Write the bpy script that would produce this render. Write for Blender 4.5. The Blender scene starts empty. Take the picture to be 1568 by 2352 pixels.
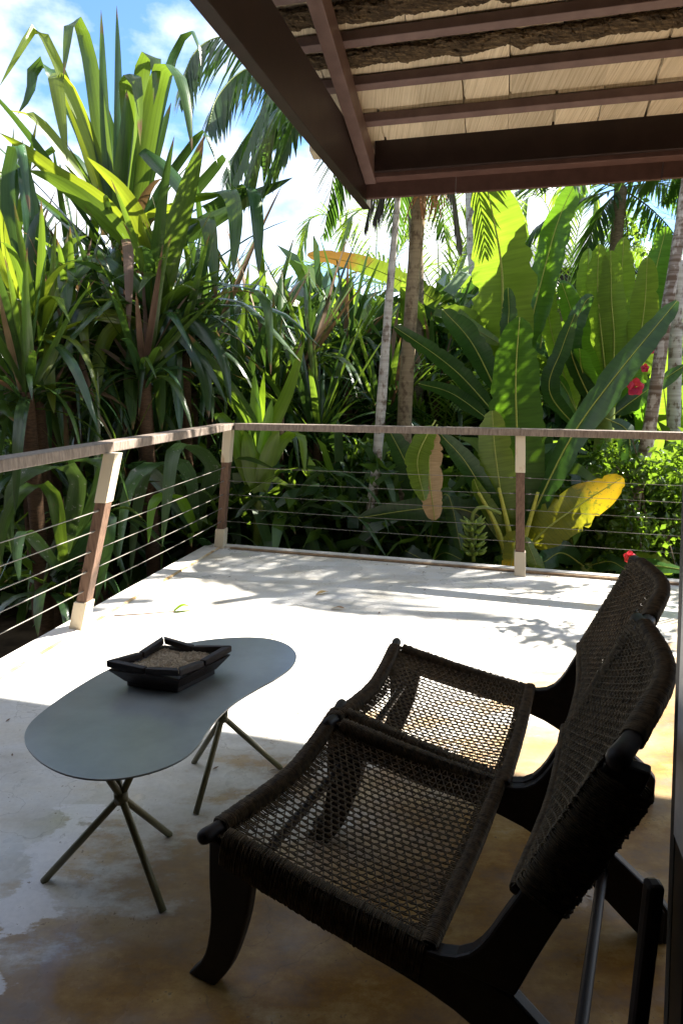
import bpy, math, random
import numpy as np
from mathutils import Matrix, Vector, Quaternion
rnd = random.Random(7)
nr = np.random.RandomState(5)
sc = bpy.context.scene
col = sc.collection

# ---------------------------------------------------------------- camera
F, CX, CY, CAMH = 1480., 784., 1176., 1.42
PITCH, ROLL = math.radians(11.1), math.radians(0.4)
_fw = np.array([0, math.cos(PITCH), -math.sin(PITCH)]); _rt = np.array([1., 0, 0]); _dn = np.cross(_fw, _rt)
_c, _s = math.cos(ROLL), math.sin(ROLL)
RC = np.array([_rt * _c - _dn * _s, _dn * _c + _rt * _s, _fw])
CAM = np.array([0, 0, CAMH])
cd = bpy.data.cameras.new('camera'); cam = bpy.data.objects.new('camera', cd); col.objects.link(cam)
cd.sensor_fit = 'HORIZONTAL'; cd.sensor_width = 36; cd.lens = F / 1568 * 36
cd.clip_start = 0.02; cd.clip_end = 3000
m = Matrix.Identity(4)
for i in range(3):
    m[i][0], m[i][1], m[i][2], m[i][3] = RC[0][i], -RC[1][i], -RC[2][i], CAM[i]
cam.matrix_world = m
sc.camera = cam

# ---------------------------------------------------------------- light
SUN_AZ, SUN_EL = math.radians(63), math.radians(40)      # azimuth clockwise from +Y
sundir = Vector((math.sin(SUN_AZ) * math.cos(SUN_EL), math.cos(SUN_AZ) * math.cos(SUN_EL), math.sin(SUN_EL)))
sd = bpy.data.lights.new('sun', 'SUN'); so = bpy.data.objects.new('sun', sd); col.objects.link(so)
sd.energy = 5.0; sd.angle = math.radians(0.53); sd.color = (1, .94, .84)
so.rotation_euler = sundir.to_track_quat('Z', 'Y').to_euler()
sc.view_settings.view_transform = 'Standard'; sc.view_settings.look = 'None'
sc.view_settings.exposure = 2.3; sc.view_settings.gamma = 1
w = bpy.data.worlds.new('World'); sc.world = w; w.use_nodes = True
nt = w.node_tree; nt.nodes.clear()
N = nt.nodes.new; LK = nt.links.new
out = N('ShaderNodeOutputWorld'); bg = N('ShaderNodeBackground'); sky = N('ShaderNodeTexSky')
sky.sky_type = 'NISHITA'; sky.sun_disc = False; sky.sun_elevation = SUN_EL; sky.sun_rotation = SUN_AZ
sky.air_density = 1.0; sky.dust_density = 0.4; sky.ozone_density = 2.0
bg.inputs['Strength'].default_value = 0.072
tc = N('ShaderNodeTexCoord'); mp = N('ShaderNodeMapping'); mp.inputs['Scale'].default_value = (1, 1, 1.7); mp.inputs['Location'].default_value = (.35, .1, .2)
nz = N('ShaderNodeTexNoise'); nz.inputs['Scale'].default_value = 3.1; nz.inputs['Detail'].default_value = 7; nz.inputs['Roughness'].default_value = .55
cr = N('ShaderNodeValToRGB'); cr.color_ramp.elements[0].position = .43; cr.color_ramp.elements[1].position = .57
cr.color_ramp.elements[0].color = (0, 0, 0, 1)
mx = N('ShaderNodeMixRGB'); mx.inputs['Color2'].default_value = (5.0, 5.15, 5.4, 1)
LK(tc.outputs['Generated'], mp.inputs['Vector']); LK(mp.outputs['Vector'], nz.inputs['Vector']); LK(nz.outputs['Fac'], cr.inputs['Fac'])
LK(cr.outputs['Color'], mx.inputs['Fac']); tint = N('ShaderNodeMixRGB'); tint.blend_type = 'MULTIPLY'; tint.inputs['Fac'].default_value = 1; tint.inputs['Color2'].default_value = (.62, .80, 1, 1); LK(sky.outputs['Color'], tint.inputs['Color1']); LK(tint.outputs['Color'], mx.inputs['Color1']); LK(mx.outputs['Color'], bg.inputs['Color']); LK(bg.outputs['Background'], out.inputs['Surface'])

# ---------------------------------------------------------------- pixel -> place helpers
def ray(px, py): return RC.T @ np.array([(px - CX) / F, (py - CY) / F, 1.])
def onz(px, py, z=0.): d = ray(px, py); return CAM + d * ((z - CAMH) / d[2])
def at(px, py, y): d = ray(px, py); return CAM + d * (y / d[1])

# ---------------------------------------------------------------- object helpers
def tag(o, label=None, cat=None, group=None, kind=None):
    if label: o['label'] = label
    if cat: o['category'] = cat
    if group: o['group'] = group
    if kind: o['kind'] = kind
    return o
def empty(name, loc=(0, 0, 0), rz=0.):
    o = bpy.data.objects.new(name, None); col.objects.link(o); o.location = loc; o.rotation_euler = (0, 0, rz); o.empty_display_size = .1
    return o
def link(name, me, mat=None, parent=None):
    o = bpy.data.objects.new(name, me); col.objects.link(o)
    if mat is not None and not len(me.materials): me.materials.append(mat)
    if parent is not None: o.parent = parent
    return o
def setworld(o, parent):
    """parent is an unrotated, unscaled Empty: keep the mesh's world place."""
    o.parent = parent
    o.location = Vector(o.location) - Vector(parent.location)
class MB:
    def __init__(s): s.v = []; s.f = []; s.uv = None
    def add(s, v, f):
        n = len(s.v); s.v += [tuple(map(float, q)) for q in v]; s.f += [tuple(i + n for i in q) for q in f]
    def hexa(s, c8): s.add(c8, [(0, 3, 2, 1), (4, 5, 6, 7), (0, 1, 5, 4), (1, 2, 6, 5), (2, 3, 7, 6), (3, 0, 4, 7)])
    def box(s, o, X, Y, Z):
        o, X, Y, Z = (np.asarray(q, float) for q in (o, X, Y, Z))
        s.hexa([o, o + X, o + X + Y, o + Y, o + Z, o + X + Z, o + X + Y + Z, o + Y + Z])
    def tube(s, pts, r, seg=8, caps=True, up=None):
        pts = np.asarray(pts, float); n = len(pts); r = np.broadcast_to(np.asarray(r, float), (n,))
        T = np.gradient(pts, axis=0); T /= np.linalg.norm(T, axis=1)[:, None] + 1e-12
        a = np.array([0, 0, 1.]) if up is None else np.asarray(up, float)
        if abs(T[0] @ a) > .9: a = np.array([1., 0, 0])
        A = np.cross(T[0], a); A /= np.linalg.norm(A)
        vs = []; ang = np.arange(seg) * 2 * math.pi / seg
        for i in range(n):
            A = A - (A @ T[i]) * T[i]; A /= np.linalg.norm(A) + 1e-12; B = np.cross(T[i], A)
            vs.append(pts[i] + r[i] * (np.cos(ang)[:, None] * A + np.sin(ang)[:, None] * B))
        vs = np.concatenate(vs); f = []
        for i in range(n - 1):
            for k in range(seg):
                k2 = (k + 1) % seg; f.append((i * seg + k, i * seg + k2, (i + 1) * seg + k2, (i + 1) * seg + k))
        if caps: f.append(tuple(range(seg - 1, -1, -1))); f.append(tuple((n - 1) * seg + k for k in range(seg)))
        s.add(vs, f)
    def mesh(s, name, mat=None, smooth=False):
        me = bpy.data.meshes.new(name); me.from_pydata(s.v, [], s.f); me.update()
        if mat: me.materials.append(mat)
        if smooth: me.polygons.foreach_set('use_smooth', [True] * len(me.polygons))
        return me
    def build(s, name, mat, parent=None, smooth=False, bevel=0.):
        me = s.mesh(name, mat, smooth); o = link(name, me, None, parent)
        if parent is not None and parent.get('abs'): o.location = -Vector(parent.location)
        if bevel:
            b = o.modifiers.new('bevel', 'BEVEL'); b.width = bevel; b.segments = 2; b.limit_method = 'ANGLE'
        return o
def absempty(name, loc):
    """Empty at a thing's base whose parts are given in world coordinates."""
    o = empty(name, tuple(map(float, loc))); o['abs'] = 1; return o
def smoothpts(P, n):
    P = np.asarray(P, float)
    if len(P) == 2: return P[0] + (P[1] - P[0]) * np.linspace(0, 1, n)[:, None]
    Q = np.vstack([2 * P[0] - P[1], P, 2 * P[-1] - P[-2]]); L = np.r_[0, np.cumsum(np.linalg.norm(np.diff(P[:, :3], axis=0), axis=1))]
    res = []
    for t in np.linspace(0, L[-1], n):
        i = min(max(np.searchsorted(L, t, 'right') - 1, 0), len(P) - 2); u = (t - L[i]) / (L[i + 1] - L[i] + 1e-9)
        a, b, c, d = Q[i], Q[i + 1], Q[i + 2], Q[i + 3]
        res.append(.5 * ((2 * b) + (-a + c) * u + (2 * a - 5 * b + 4 * c - d) * u * u + (-a + 3 * b - 3 * c + d) * u ** 3))
    return np.array(res)

# ---------------------------------------------------------------- materials
def newmat(name):
    mt = bpy.data.materials.new(name); mt.use_nodes = True; t = mt.node_tree; t.nodes.clear()
    o = t.nodes.new('ShaderNodeOutputMaterial'); b = t.nodes.new('ShaderNodeBsdfPrincipled'); t.links.new(b.outputs[0], o.inputs[0])
    return mt, t, b, o
def ramp(t, fac, stops):
    r = t.nodes.new('ShaderNodeValToRGB'); e = r.color_ramp.elements
    while len(e) < len(stops): e.new(.5)
    for k, (p, c) in enumerate(stops): e[k].position = p; e[k].color = (*c, 1) if len(c) == 3 else c
    t.links.new(fac, r.inputs[0]); return r.outputs[0]
def noise(t, vec, scale, detail=5, rough=.55, sc3=None):
    n = t.nodes.new('ShaderNodeTexNoise'); n.inputs['Scale'].default_value = scale; n.inputs['Detail'].default_value = detail; n.inputs['Roughness'].default_value = rough
    if sc3 is not None:
        mpn = t.nodes.new('ShaderNodeMapping'); mpn.inputs['Scale'].default_value = sc3; t.links.new(vec, mpn.inputs[0]); vec = mpn.outputs[0]
    t.links.new(vec, n.inputs['Vector']); return n.outputs['Fac']
def coord(t, kind='Object'): return t.nodes.new('ShaderNodeTexCoord').outputs[kind]
def bump(t, h, b, strength=.3, dist=.01):
    n = t.nodes.new('ShaderNodeBump'); n.inputs['Strength'].default_value = strength; n.inputs['Distance'].default_value = dist
    t.links.new(h, n.inputs['Height']); t.links.new(n.outputs[0], b.inputs['Normal'])
def mixc(t, fac, a, b, mode='MIX'):
    n = t.nodes.new('ShaderNodeMixRGB'); n.blend_type = mode
    for k, q in ((0, fac), (1, a), (2, b)):
        if isinstance(q, (int, float)): n.inputs[k].default_value = q
        elif isinstance(q, tuple): n.inputs[k].default_value = (*q, 1)
        else: t.links.new(q, n.inputs[k])
    return n.outputs[0]
def mathn(t, op, a, b=0.):
    n = t.nodes.new('ShaderNodeMath'); n.operation = op
    for k, q in ((0, a), (1, b)):
        if isinstance(q, (int, float)): n.inputs[k].default_value = q
        else: t.links.new(q, n.inputs[k])
    return n.outputs[0]
def wood(name, c1, c2, rough=.55, sc3=(3, 3, 30), scale=6, bmp=.3, spec=.4):
    mt, t, b, o = newmat(name); f = noise(t, coord(t), scale, 6, .6, sc3)
    t.links.new(ramp(t, f, [(.3, c1), (.7, c2)]), b.inputs['Base Color']); b.inputs['Roughness'].default_value = rough; b.inputs['Specular IOR Level'].default_value = spec
    bump(t, f, b, bmp, .004); return mt
def leafmat(name, dark, light, trans, tw=.35, rough=.34, stripes=14., spot=None, spec=.5, edge=None):
    mt, t, b, o = newmat(name)
    uv = coord(t, 'UV'); oi = t.nodes.new('ShaderNodeObjectInfo')
    sp = t.nodes.new('ShaderNodeSeparateXYZ'); t.links.new(uv, sp.inputs[0])
    f = noise(t, coord(t), 5, 4, .6)
    st = noise(t, uv, 1., 2, .6, (stripes, .7, 1)) if stripes > 0 else noise(t, uv, 1., 2, .6, (1.2, -stripes, 1))
    ff = mathn(t, 'ADD', mathn(t, 'MULTIPLY', f, .55 if stripes > 0 else .35), mathn(t, 'MULTIPLY', st, .45 if stripes > 0 else .65))
    c = ramp(t, ff, [(.36, dark), (.64, light)])
    hs = t.nodes.new('ShaderNodeHueSaturation'); t.links.new(c, hs.inputs['Color'])
    t.links.new(mathn(t, 'ADD', .478, mathn(t, 'MULTIPLY', oi.outputs['Random'], .035)), hs.inputs['Hue'])
    t.links.new(mathn(t, 'ADD', .75, mathn(t, 'MULTIPLY', oi.outputs['Random'], .55)), hs.inputs['Value'])
    c = hs.outputs[0]
    tcol = mixc(t, .5, trans, mixc(t, 1., ramp(t, st, [(.3, (.35,) * 3), (.68, (1.,) * 3)]), trans, 'MULTIPLY'))
    if edge:    # dry or yellow tip
        tip = mathn(t, 'ADD', sp.outputs[1], mathn(t, 'MULTIPLY', mathn(t, 'SUBTRACT', f, .5), .5))
        k = ramp(t, tip, [(edge[1], (0, 0, 0)), (edge[1] + .12, (1, 1, 1))]); c = mixc(t, k, c, edge[0]); tcol = mixc(t, k, tcol, edge[0])
    if spot:
        k = ramp(t, noise(t, coord(t), 24, 6, .7), [(spot[1], (0, 0, 0)), (spot[1] + .06, (1, 1, 1))]); c = mixc(t, k, c, spot[0]); tcol = mixc(t, k, tcol, spot[0])
    t.links.new(c, b.inputs['Base Color']); b.inputs['Roughness'].default_value = rough; b.inputs['Specular IOR Level'].default_value = spec
    bump(t, st, b, .35, .004)
    tr = t.nodes.new('ShaderNodeBsdfTranslucent'); t.links.new(tcol, tr.inputs[0])
    mx = t.nodes.new('ShaderNodeMixShader'); mx.inputs[0].default_value = tw
    t.links.new(b.outputs[0], mx.inputs[1]); t.links.new(tr.outputs[0], mx.inputs[2]); t.links.new(mx.outputs[0], o.inputs[0])
    return mt
LM = {
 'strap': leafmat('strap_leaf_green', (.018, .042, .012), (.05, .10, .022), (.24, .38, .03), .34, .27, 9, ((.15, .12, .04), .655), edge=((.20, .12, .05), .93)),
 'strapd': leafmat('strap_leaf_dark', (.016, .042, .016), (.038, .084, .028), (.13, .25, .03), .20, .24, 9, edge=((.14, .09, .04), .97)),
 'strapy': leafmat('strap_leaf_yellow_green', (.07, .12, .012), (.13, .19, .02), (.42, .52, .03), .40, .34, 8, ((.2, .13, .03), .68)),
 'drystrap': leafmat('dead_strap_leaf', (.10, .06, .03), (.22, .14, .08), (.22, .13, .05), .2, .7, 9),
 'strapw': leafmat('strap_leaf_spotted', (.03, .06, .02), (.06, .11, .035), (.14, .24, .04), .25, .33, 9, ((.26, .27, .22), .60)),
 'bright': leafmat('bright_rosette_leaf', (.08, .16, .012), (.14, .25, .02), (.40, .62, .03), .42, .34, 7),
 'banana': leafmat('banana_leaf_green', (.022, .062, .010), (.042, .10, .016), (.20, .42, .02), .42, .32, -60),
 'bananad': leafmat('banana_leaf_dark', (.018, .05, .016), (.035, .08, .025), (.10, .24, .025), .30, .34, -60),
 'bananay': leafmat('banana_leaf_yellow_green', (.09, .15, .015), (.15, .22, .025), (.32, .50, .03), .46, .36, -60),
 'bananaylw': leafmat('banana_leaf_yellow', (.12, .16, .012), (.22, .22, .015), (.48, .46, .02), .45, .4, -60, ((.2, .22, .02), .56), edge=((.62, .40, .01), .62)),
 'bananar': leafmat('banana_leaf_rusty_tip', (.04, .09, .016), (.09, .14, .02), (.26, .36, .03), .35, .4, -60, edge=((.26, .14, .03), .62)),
 'dry': leafmat('dry_leaf_tan', (.30, .19, .08), (.44, .29, .14), (.50, .32, .12), .3, .6, -60),
 'palm': leafmat('palm_leaflet_green', (.018, .05, .014), (.04, .09, .02), (.14, .30, .03), .33, .3, 3),
 'palmy': leafmat('palm_leaflet_yellow_green', (.05, .11, .015), (.10, .17, .02), (.34, .52, .04), .4, .35, 3),
 'palmdry': leafmat('palm_leaflet_dry', (.05, .045, .03), (.09, .08, .055), (.15, .12, .07), .2, .6, 3),
 'hedge': leafmat('hedge_leaf_green', (.035, .085, .015), (.075, .16, .025), (.30, .50, .03), .38, .25, 3),
 'far': leafmat('far_leaf_green', (.03, .07, .018), (.065, .13, .028), (.26, .42, .03), .35, .4, 3),
}
M_midrib = wood('midrib_yellow_green', (.22, .26, .04), (.34, .36, .07), .5)
M_stem = wood('green_stem', (.10, .15, .02), (.2, .24, .04), .5)
M_ystem = wood('yellow_leaf_stalk', (.32, .32, .04), (.45, .42, .06), .5)
M_trunk = wood('grey_brown_trunk_bark', (.10, .075, .05), (.24, .19, .13), .9, (6, 6, 22), 3, .8, .1)
def spotted_bark(name, base, dark, pos):
    mt, t, b, o = newmat(name); co = coord(t)
    n1 = noise(t, co, 14, 6, .6, (1, 1, .6)); n2 = noise(t, co, 3, 3, .5, (1, 1, 12))
    c = ramp(t, n1, [(pos, dark), (pos + .08, base)]); c = mixc(t, .35, c, ramp(t, n2, [(.4, dark), (.6, base)]))
    t.links.new(c, b.inputs['Base Color']); b.inputs['Roughness'].default_value = .9; b.inputs['Specular IOR Level'].default_value = .1
    bump(t, n1, b, .6, .01); return mt
M_white_bark = spotted_bark('pale_lichen_bark', (.50, .47, .42), (.15, .11, .08), .40)
M_white_bark2 = spotted_bark('mottled_white_bark', (.46, .43, .39), (.12, .085, .06), .50)
M_tan_bark = spotted_bark('tan_ringed_bark', (.30, .23, .14), (.13, .09, .055), .42)
M_dark_trunk = wood('dark_fibrous_trunk', (.035, .022, .014), (.10, .06, .035), .9, (8, 8, 40), 3, .8, .1)
M_dracwood = M_dark_trunk
# timber and furniture
M_brown = wood('brown_stained_timber', (.016, .009, .008), (.031, .018, .0155), .42, (2, 2, 2), 5, .15)
M_batten = wood('purple_brown_batten_timber', (.11, .068, .062), (.17, .11, .10), .5, (2, 2, 2), 5, .15)
M_fascia = wood('red_brown_fascia_paint', (.075, .040, .034), (.12, .066, .056), .45, (2, 2, 2), 7, .12)
M_rail = wood('weathered_handrail_wood', (.12, .092, .074), (.29, .235, .195), .55, (14, 14, 3), 5, .5)
M_postwood = wood('brown_post_wood', (.10, .055, .035), (.22, .13, .085), .6, (20, 20, 3), 4, .5)
M_black = wood('black_brown_chair_wood', (.011, .0078, .007), (.024, .0165, .014), .5, (4, 4, 4), 8, .15, .22)
M_bowl = wood('dark_bowl_wood', (.016, .010, .008), (.048, .031, .026), .5, (4, 4, 18), 8, .5, .4)
def plain(name, c, rough, metal=0, var=.12, scale=8, spec=.5):
    mt, t, b, o = newmat(name); f = noise(t, coord(t), scale, 5, .6)
    lo = tuple(q * (1 - var) for q in c); hi = tuple(min(1, q * (1 + var)) for q in c)
    t.links.new(ramp(t, f, [(.35, lo), (.65, hi)]), b.inputs['Base Color']); b.inputs['Roughness'].default_value = rough; b.inputs['Metallic'].default_value = metal; b.inputs['Specular IOR Level'].default_value = spec
    return mt
def cream(name):
    mt, t, b, o = newmat(name); co = coord(t)
    k = ramp(t, noise(t, co, 9, 5, .65, (1, 1, .35)), [(.56, (0, 0, 0)), (.72, (1, 1, 1))])
    t.links.new(mixc(t, k, (.66, .57, .42), (.42, .20, .06)), b.inputs['Base Color']); b.inputs['Roughness'].default_value = .5
    return mt
M_cream = cream('cream_sleeve_paint_with_rust')
M_cable = plain('steel_cable', (.20, .185, .16), .5, .2)
M_tabletop = plain('grey_green_table_enamel', (.33, .365, .36), .22, 0, .12, 4, .8)
M_tableleg = plain('olive_table_leg_enamel', (.13, .115, .05), .4, 0, .1)
M_cord = plain('dark_woven_cord', (.075, .051, .025), .7, 0, .5, 60, .3)
M_sand = plain('pale_sand', (.46, .38, .27), .95, 0, .35, 160, .1)
M_stile = plain('pale_grey_door_stile', (.62, .57, .54), .45, 0, .15, 14)
M_gasket = plain('black_door_gasket', (.012, .012, .012), .6)
M_doordark = plain('dark_door_panel', (.016, .013, .012), .4)
M_wall = plain('dark_room_wall', (.05, .042, .035), .8)
M_flower = leafmat('red_hibiscus_petal', (.55, .015, .03), (.75, .04, .06), (.85, .05, .07), .35, .5, 3)
M_fruit = plain('green_banana_skin', (.16, .23, .03), .45, 0, .35, 18)
M_orange = plain('orange_palm_inflorescence', (.38, .17, .06), .6)
# deck
STRIP = (0.9999, -0.0100, -0.8959)    # normal and offset of the strip's line on the deck
def deckmat():
    mt, t, b, o = newmat('white_cement_deck_stained'); co = coord(t)
    sp = t.nodes.new('ShaderNodeSeparateXYZ'); t.links.new(co, sp.inputs[0])
    n1 = noise(t, co, 1.5, 8, .62, (1.0, 2.0, 1)); n2 = noise(t, co, 4.5, 10, .72, (1, 1.7, 1)); n3 = noise(t, co, 55, 5, .65); n4 = noise(t, co, 2.6, 10, .68, (.8, 1.8, 1))
    wear = mathn(t, 'ADD', mathn(t, 'MULTIPLY', n1, .55), mathn(t, 'MULTIPLY', n2, .45))
    # ochre stain grows towards the doorway, partly painting in the darker shaded foreground
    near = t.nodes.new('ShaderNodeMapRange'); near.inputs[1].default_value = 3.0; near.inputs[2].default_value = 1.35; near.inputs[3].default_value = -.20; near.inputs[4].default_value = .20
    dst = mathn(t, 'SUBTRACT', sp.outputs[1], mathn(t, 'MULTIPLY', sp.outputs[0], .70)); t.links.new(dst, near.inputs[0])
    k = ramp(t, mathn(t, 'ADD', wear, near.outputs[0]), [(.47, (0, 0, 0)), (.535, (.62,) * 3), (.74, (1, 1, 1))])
    och = ramp(t, n2, [(.36, (.16, .070, .010)), (.50, (.31, .16, .032)), (.62, (.46, .30, .11)), (.74, (.54, .45, .32))])
    coat = ramp(t, n4, [(.42, (.73, .72, .70)), (.60, (.70, .665, .60)), (.80, (.57, .45, .28))])
    dirt_shade = ramp(t, mathn(t, 'ADD', n1, mathn(t, 'MULTIPLY', near.outputs[0], .8)), [(.36, (0, 0, 0)), (.60, (.85,) * 3)]); coat = mixc(t, dirt_shade, coat, (.42, .385, .32))  # grey dirt on the coat, deepened near the doorway as painted shade
    vo = t.nodes.new('ShaderNodeTexVoronoi'); vo.feature = 'DISTANCE_TO_EDGE'; vo.inputs['Scale'].default_value = 1.1; wp = t.nodes.new('ShaderNodeVectorMath'); wp.operation = 'ADD'
    nv = t.nodes.new('ShaderNodeTexNoise'); nv.inputs['Scale'].default_value = 3.; nv.inputs['Detail'].default_value = 6; t.links.new(co, nv.inputs['Vector']); t.links.new(co, wp.inputs[0]); t.links.new(nv.outputs['Color'], wp.inputs[1]); t.links.new(wp.outputs[0], vo.inputs['Vector'])
    crack = ramp(t, vo.outputs['Distance'], [(.0, (.4,) * 3), (.0045, (0, 0, 0))])
    # surviving strip of white film with flaked edges, left of the table legs
    dl = mathn(t, 'ABSOLUTE', mathn(t, 'ADD', mathn(t, 'ADD', mathn(t, 'MULTIPLY', sp.outputs[0], STRIP[0]), mathn(t, 'MULTIPLY', sp.outputs[1], STRIP[1])), -STRIP[2]))
    dl = mathn(t, 'ADD', dl, mathn(t, 'MULTIPLY', mathn(t, 'SUBTRACT', n4, .5), .55)); inr = mathn(t, 'LESS_THAN', sp.outputs[1], 1.98)
    film = mathn(t, 'MULTIPLY', inr, ramp(t, dl, [(.045, (1, 1, 1)), (.06, (0, 0, 0))]))
    c = mixc(t, k, coat, och); c = mixc(t, film, c, (.80, .78, .78))
    # chips and scuffs where the coat has come off in small flakes
    fl_ = ramp(t, mathn(t, 'ADD', n3, mathn(t, 'MULTIPLY', mathn(t, 'SUBTRACT', n2, .5), .6)), [(.66, (0, 0, 0)), (.70, (.8,) * 3)])
    c = mixc(t, fl_, c, (.17, .12, .07)); c = mixc(t, crack, c, (.12, .09, .06)); c = mixc(t, .22, c, ramp(t, n3, [(.3, (.45, .45, .45)), (.6, (1, 1, 1))]), 'MULTIPLY')
    t.links.new(c, b.inputs['Base Color'])
    wet = ramp(t, noise(t, co, 1.9, 6, .6), [(.50, (.40,) * 3), (.585, (.24,) * 3), (.60, (.06,) * 3)])
    t.links.new(wet, b.inputs['Roughness']); t.links.new(ramp(t, k, [(0, (.5,) * 3), (1, (.28,) * 3)]), b.inputs['Specular IOR Level'])
    bump(t, mathn(t, 'ADD', n2, mathn(t, 'MULTIPLY', n3, .3)), b, .10, .006); return mt
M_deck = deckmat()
M_kerb = plain('white_cement_kerb', (.68, .65, .61), .6, 0, .12, 9)
M_kerbbrown = wood('brown_edge_board', (.18, .11, .06), (.36, .26, .16), .7, (3, 3, 3), 6)
def rustmat():
    mt, t, b, o = newmat('rusty_dirt_in_edge_joint'); co = coord(t)
    t.links.new(ramp(t, noise(t, co, 5, 6, .7), [(.4, (.60, .52, .38)), (.52, (.42, .27, .11)), (.62, (.20, .10, .04))]), b.inputs['Base Color']); b.inputs['Roughness'].default_value = .8; return mt
M_rust = rustmat()
M_soil = plain('dark_garden_soil', (.035, .026, .016), .95, 0, .5, 4, .05)
M_thatch_l = None
def thatchmat():
    mt, t, b, o = newmat('pale_palm_thatch'); co = coord(t)
    f = noise(t, co, 1, 3, .6, (150, 2.5, 2.5)); g = noise(t, co, 3, 4, .6)
    c = ramp(t, f, [(.3, (.46, .38, .26)), (.55, (.64, .55, .41)), (.75, (.72, .63, .49))]); c = mixc(t, .3, c, ramp(t, g, [(.3, (.55, .55, .5)), (.7, (1, 1, 1))]), 'MULTIPLY')
    oi = t.nodes.new('ShaderNodeObjectInfo'); hs = t.nodes.new('ShaderNodeHueSaturation'); t.links.new(c, hs.inputs['Color']); t.links.new(mathn(t, 'ADD', .86, mathn(t, 'MULTIPLY', oi.outputs['Random'], .26)), hs.inputs['Value'])
    t.links.new(hs.outputs[0], b.inputs['Base Color']); b.inputs['Roughness'].default_value = .8; bump(t, f, b, .9, .006); return mt
M_thatch = thatchmat()
def fringemat():
    mt, t, b, o = newmat('rough_thatch_head_fibre'); co = coord(t)
    f = noise(t, co, 1, 6, .7, (9, 90, 90)); c = ramp(t, f, [(.35, (.03, .02, .012)), (.55, (.11, .075, .04)), (.72, (.30, .22, .12))])
    t.links.new(c, b.inputs['Base Color']); b.inputs['Roughness'].default_value = .95; bump(t, f, b, 1., .02); return mt
M_fringe = fringemat()

# ================================================================ STRUCTURE
def dirv(az): return np.array([math.sin(math.radians(az)), math.cos(math.radians(az)), 0.])
# ground
g = MB(); S = 400
g.add([(-S, -S, -.9), (S, -S, -.9), (S, S, -.9), (-S, S, -.9)], [(0, 1, 2, 3)]); tag(g.build('ground', M_soil), kind='structure')
# deck slab
A0, A1 = np.array([-1.663, 2.932, 0]), np.array([-1.069, 5.552, 0]); B1 = np.array([2.45, 4.56, 0])
du = (A1 - A0) / np.linalg.norm(A1 - A0); dv = (B1 - A1) / np.linalg.norm(B1 - A1)
NL = A0 - du * 5.2; FR = A1 + dv * 7.5; NR = FR - du * 8
d = MB(); poly = [NL, NR, FR, A1]
d.add([(*q[:2], 0) for q in poly] + [(*q[:2], -.22) for q in poly], [(0, 1, 2, 3), (0, 4, 5, 1), (1, 5, 6, 2), (2, 6, 7, 3), (3, 7, 4, 0)])
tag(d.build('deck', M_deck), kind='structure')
ed = MB(); lw = np.array([-du[1], du[0], 0])     # to the left of the deck
ed.box(NL + lw * .006 + [0, 0, -.25], du * (np.linalg.norm(A1 - NL) + .08), lw * .15, [0, 0, .262])
tag(ed.build('deck_edge', M_kerb, bevel=.006), kind='structure')
ed = MB(); bw = np.array([-dv[1], dv[0], 0])
ed.box(A1 + bw * .005 + dv * .02 + [0, 0, -.25], dv * 7.4, bw * .07, [0, 0, .272]); tag(ed.build('deck_edge', M_kerb, bevel=.006), kind='structure')
ed = MB(); ed.box(A1 - bw * .03 + dv * .1 + [0, 0, .002], dv * 7.2, bw * .028, [0, 0, .016]); tag(ed.build('deck_edge', M_kerbbrown, bevel=.003), kind='structure')
gv = MB(); gv.add([A0 - du * 5 + lw * .004 + [0, 0, .0165], A1 + lw * .004 + [0, 0, .0165], A1 - lw * .010 + [0, 0, .0045], A0 - du * 5 - lw * .010 + [0, 0, .0045]], [(0, 1, 2, 3)]); tag(gv.build('deck_edge', M_rust), kind='structure')
# the house the picture is taken from: front wall with the wide door opening, room behind it
Uu, Vv = dirv(14.2), dirv(106)
house = absempty('house', (0, 0, 0)); tag(house, 'dark walled house room that opens onto the terrace through a wide doorway', 'house')
def hbox(name, u0, u1, v0, v1, z0, z1):
    b = MB(); b.box(Uu * u0 + Vv * v0 + [0, 0, z0], Uu * (u1 - u0), Vv * (v1 - v0), [0, 0, z1 - z0]); return b.build(name, M_wall, house)
hbox('front_wall', 1.0, 1.13, -7, -2.1, .003, 3.9); hbox('front_wall', 1.0, 1.13, .40, 7, .003, 3.9); hbox('lintel', 1.0, 1.13, -2.098, .398, 2.4, 3.9)
hbox('ceiling', -2.6, .998, -3, 3, 2.6, 2.7); hbox('side_wall', -2.6, .998, -3.12, -3.003, .003, 2.7); hbox('side_wall', -2.6, .998, 3.003, 3.12, .003, 2.7); hbox('rear_wall', -2.75, -2.603, -3, 3, .003, 2.7)

# ---------------------------------------------------------------- roof
UE = 4.22; uu2 = np.array([math.sin(math.radians(14.6)), math.cos(math.radians(14.6))])
def onu(px, py, U): dd = ray(px, py); return CAM + dd * (U / (uu2 @ dd[:2]))
E0, E1 = onu(835, 447, UE), onu(1568, 387, UE)
RV = np.array([*(E1 - E0)[:2], 0]); RV /= np.linalg.norm(RV); RB = -dirv(14.3); ZE = E0[2]; SL = .321
EP = np.array([E0[0], E0[1], 0.])
def RP(v, r, z): return EP + RV * v + RB * r + np.array([0, 0, z])
roof = absempty('thatched_roof', RP(0, 0, 0)); tag(roof, 'thatched roof overhang on brown beams and battens above the terrace', 'roof')
def rbox(name, mat, v0, v1, r0, r1, z0, z1, slope=0., bev=.004):
    b = MB(); q = []
    for zz in (z0, z1):
        for vv, rr in ((v0, r0), (v1, r0), (v1, r1), (v0, r1)): q.append(RP(vv, rr, zz + slope * rr))
    b.hexa(q); return b.build(name, mat, roof, bevel=bev)
rbox('tie_beam', M_brown, -.055, .0, -.22, 7, ZE - .03, ZE + .26)
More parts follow.
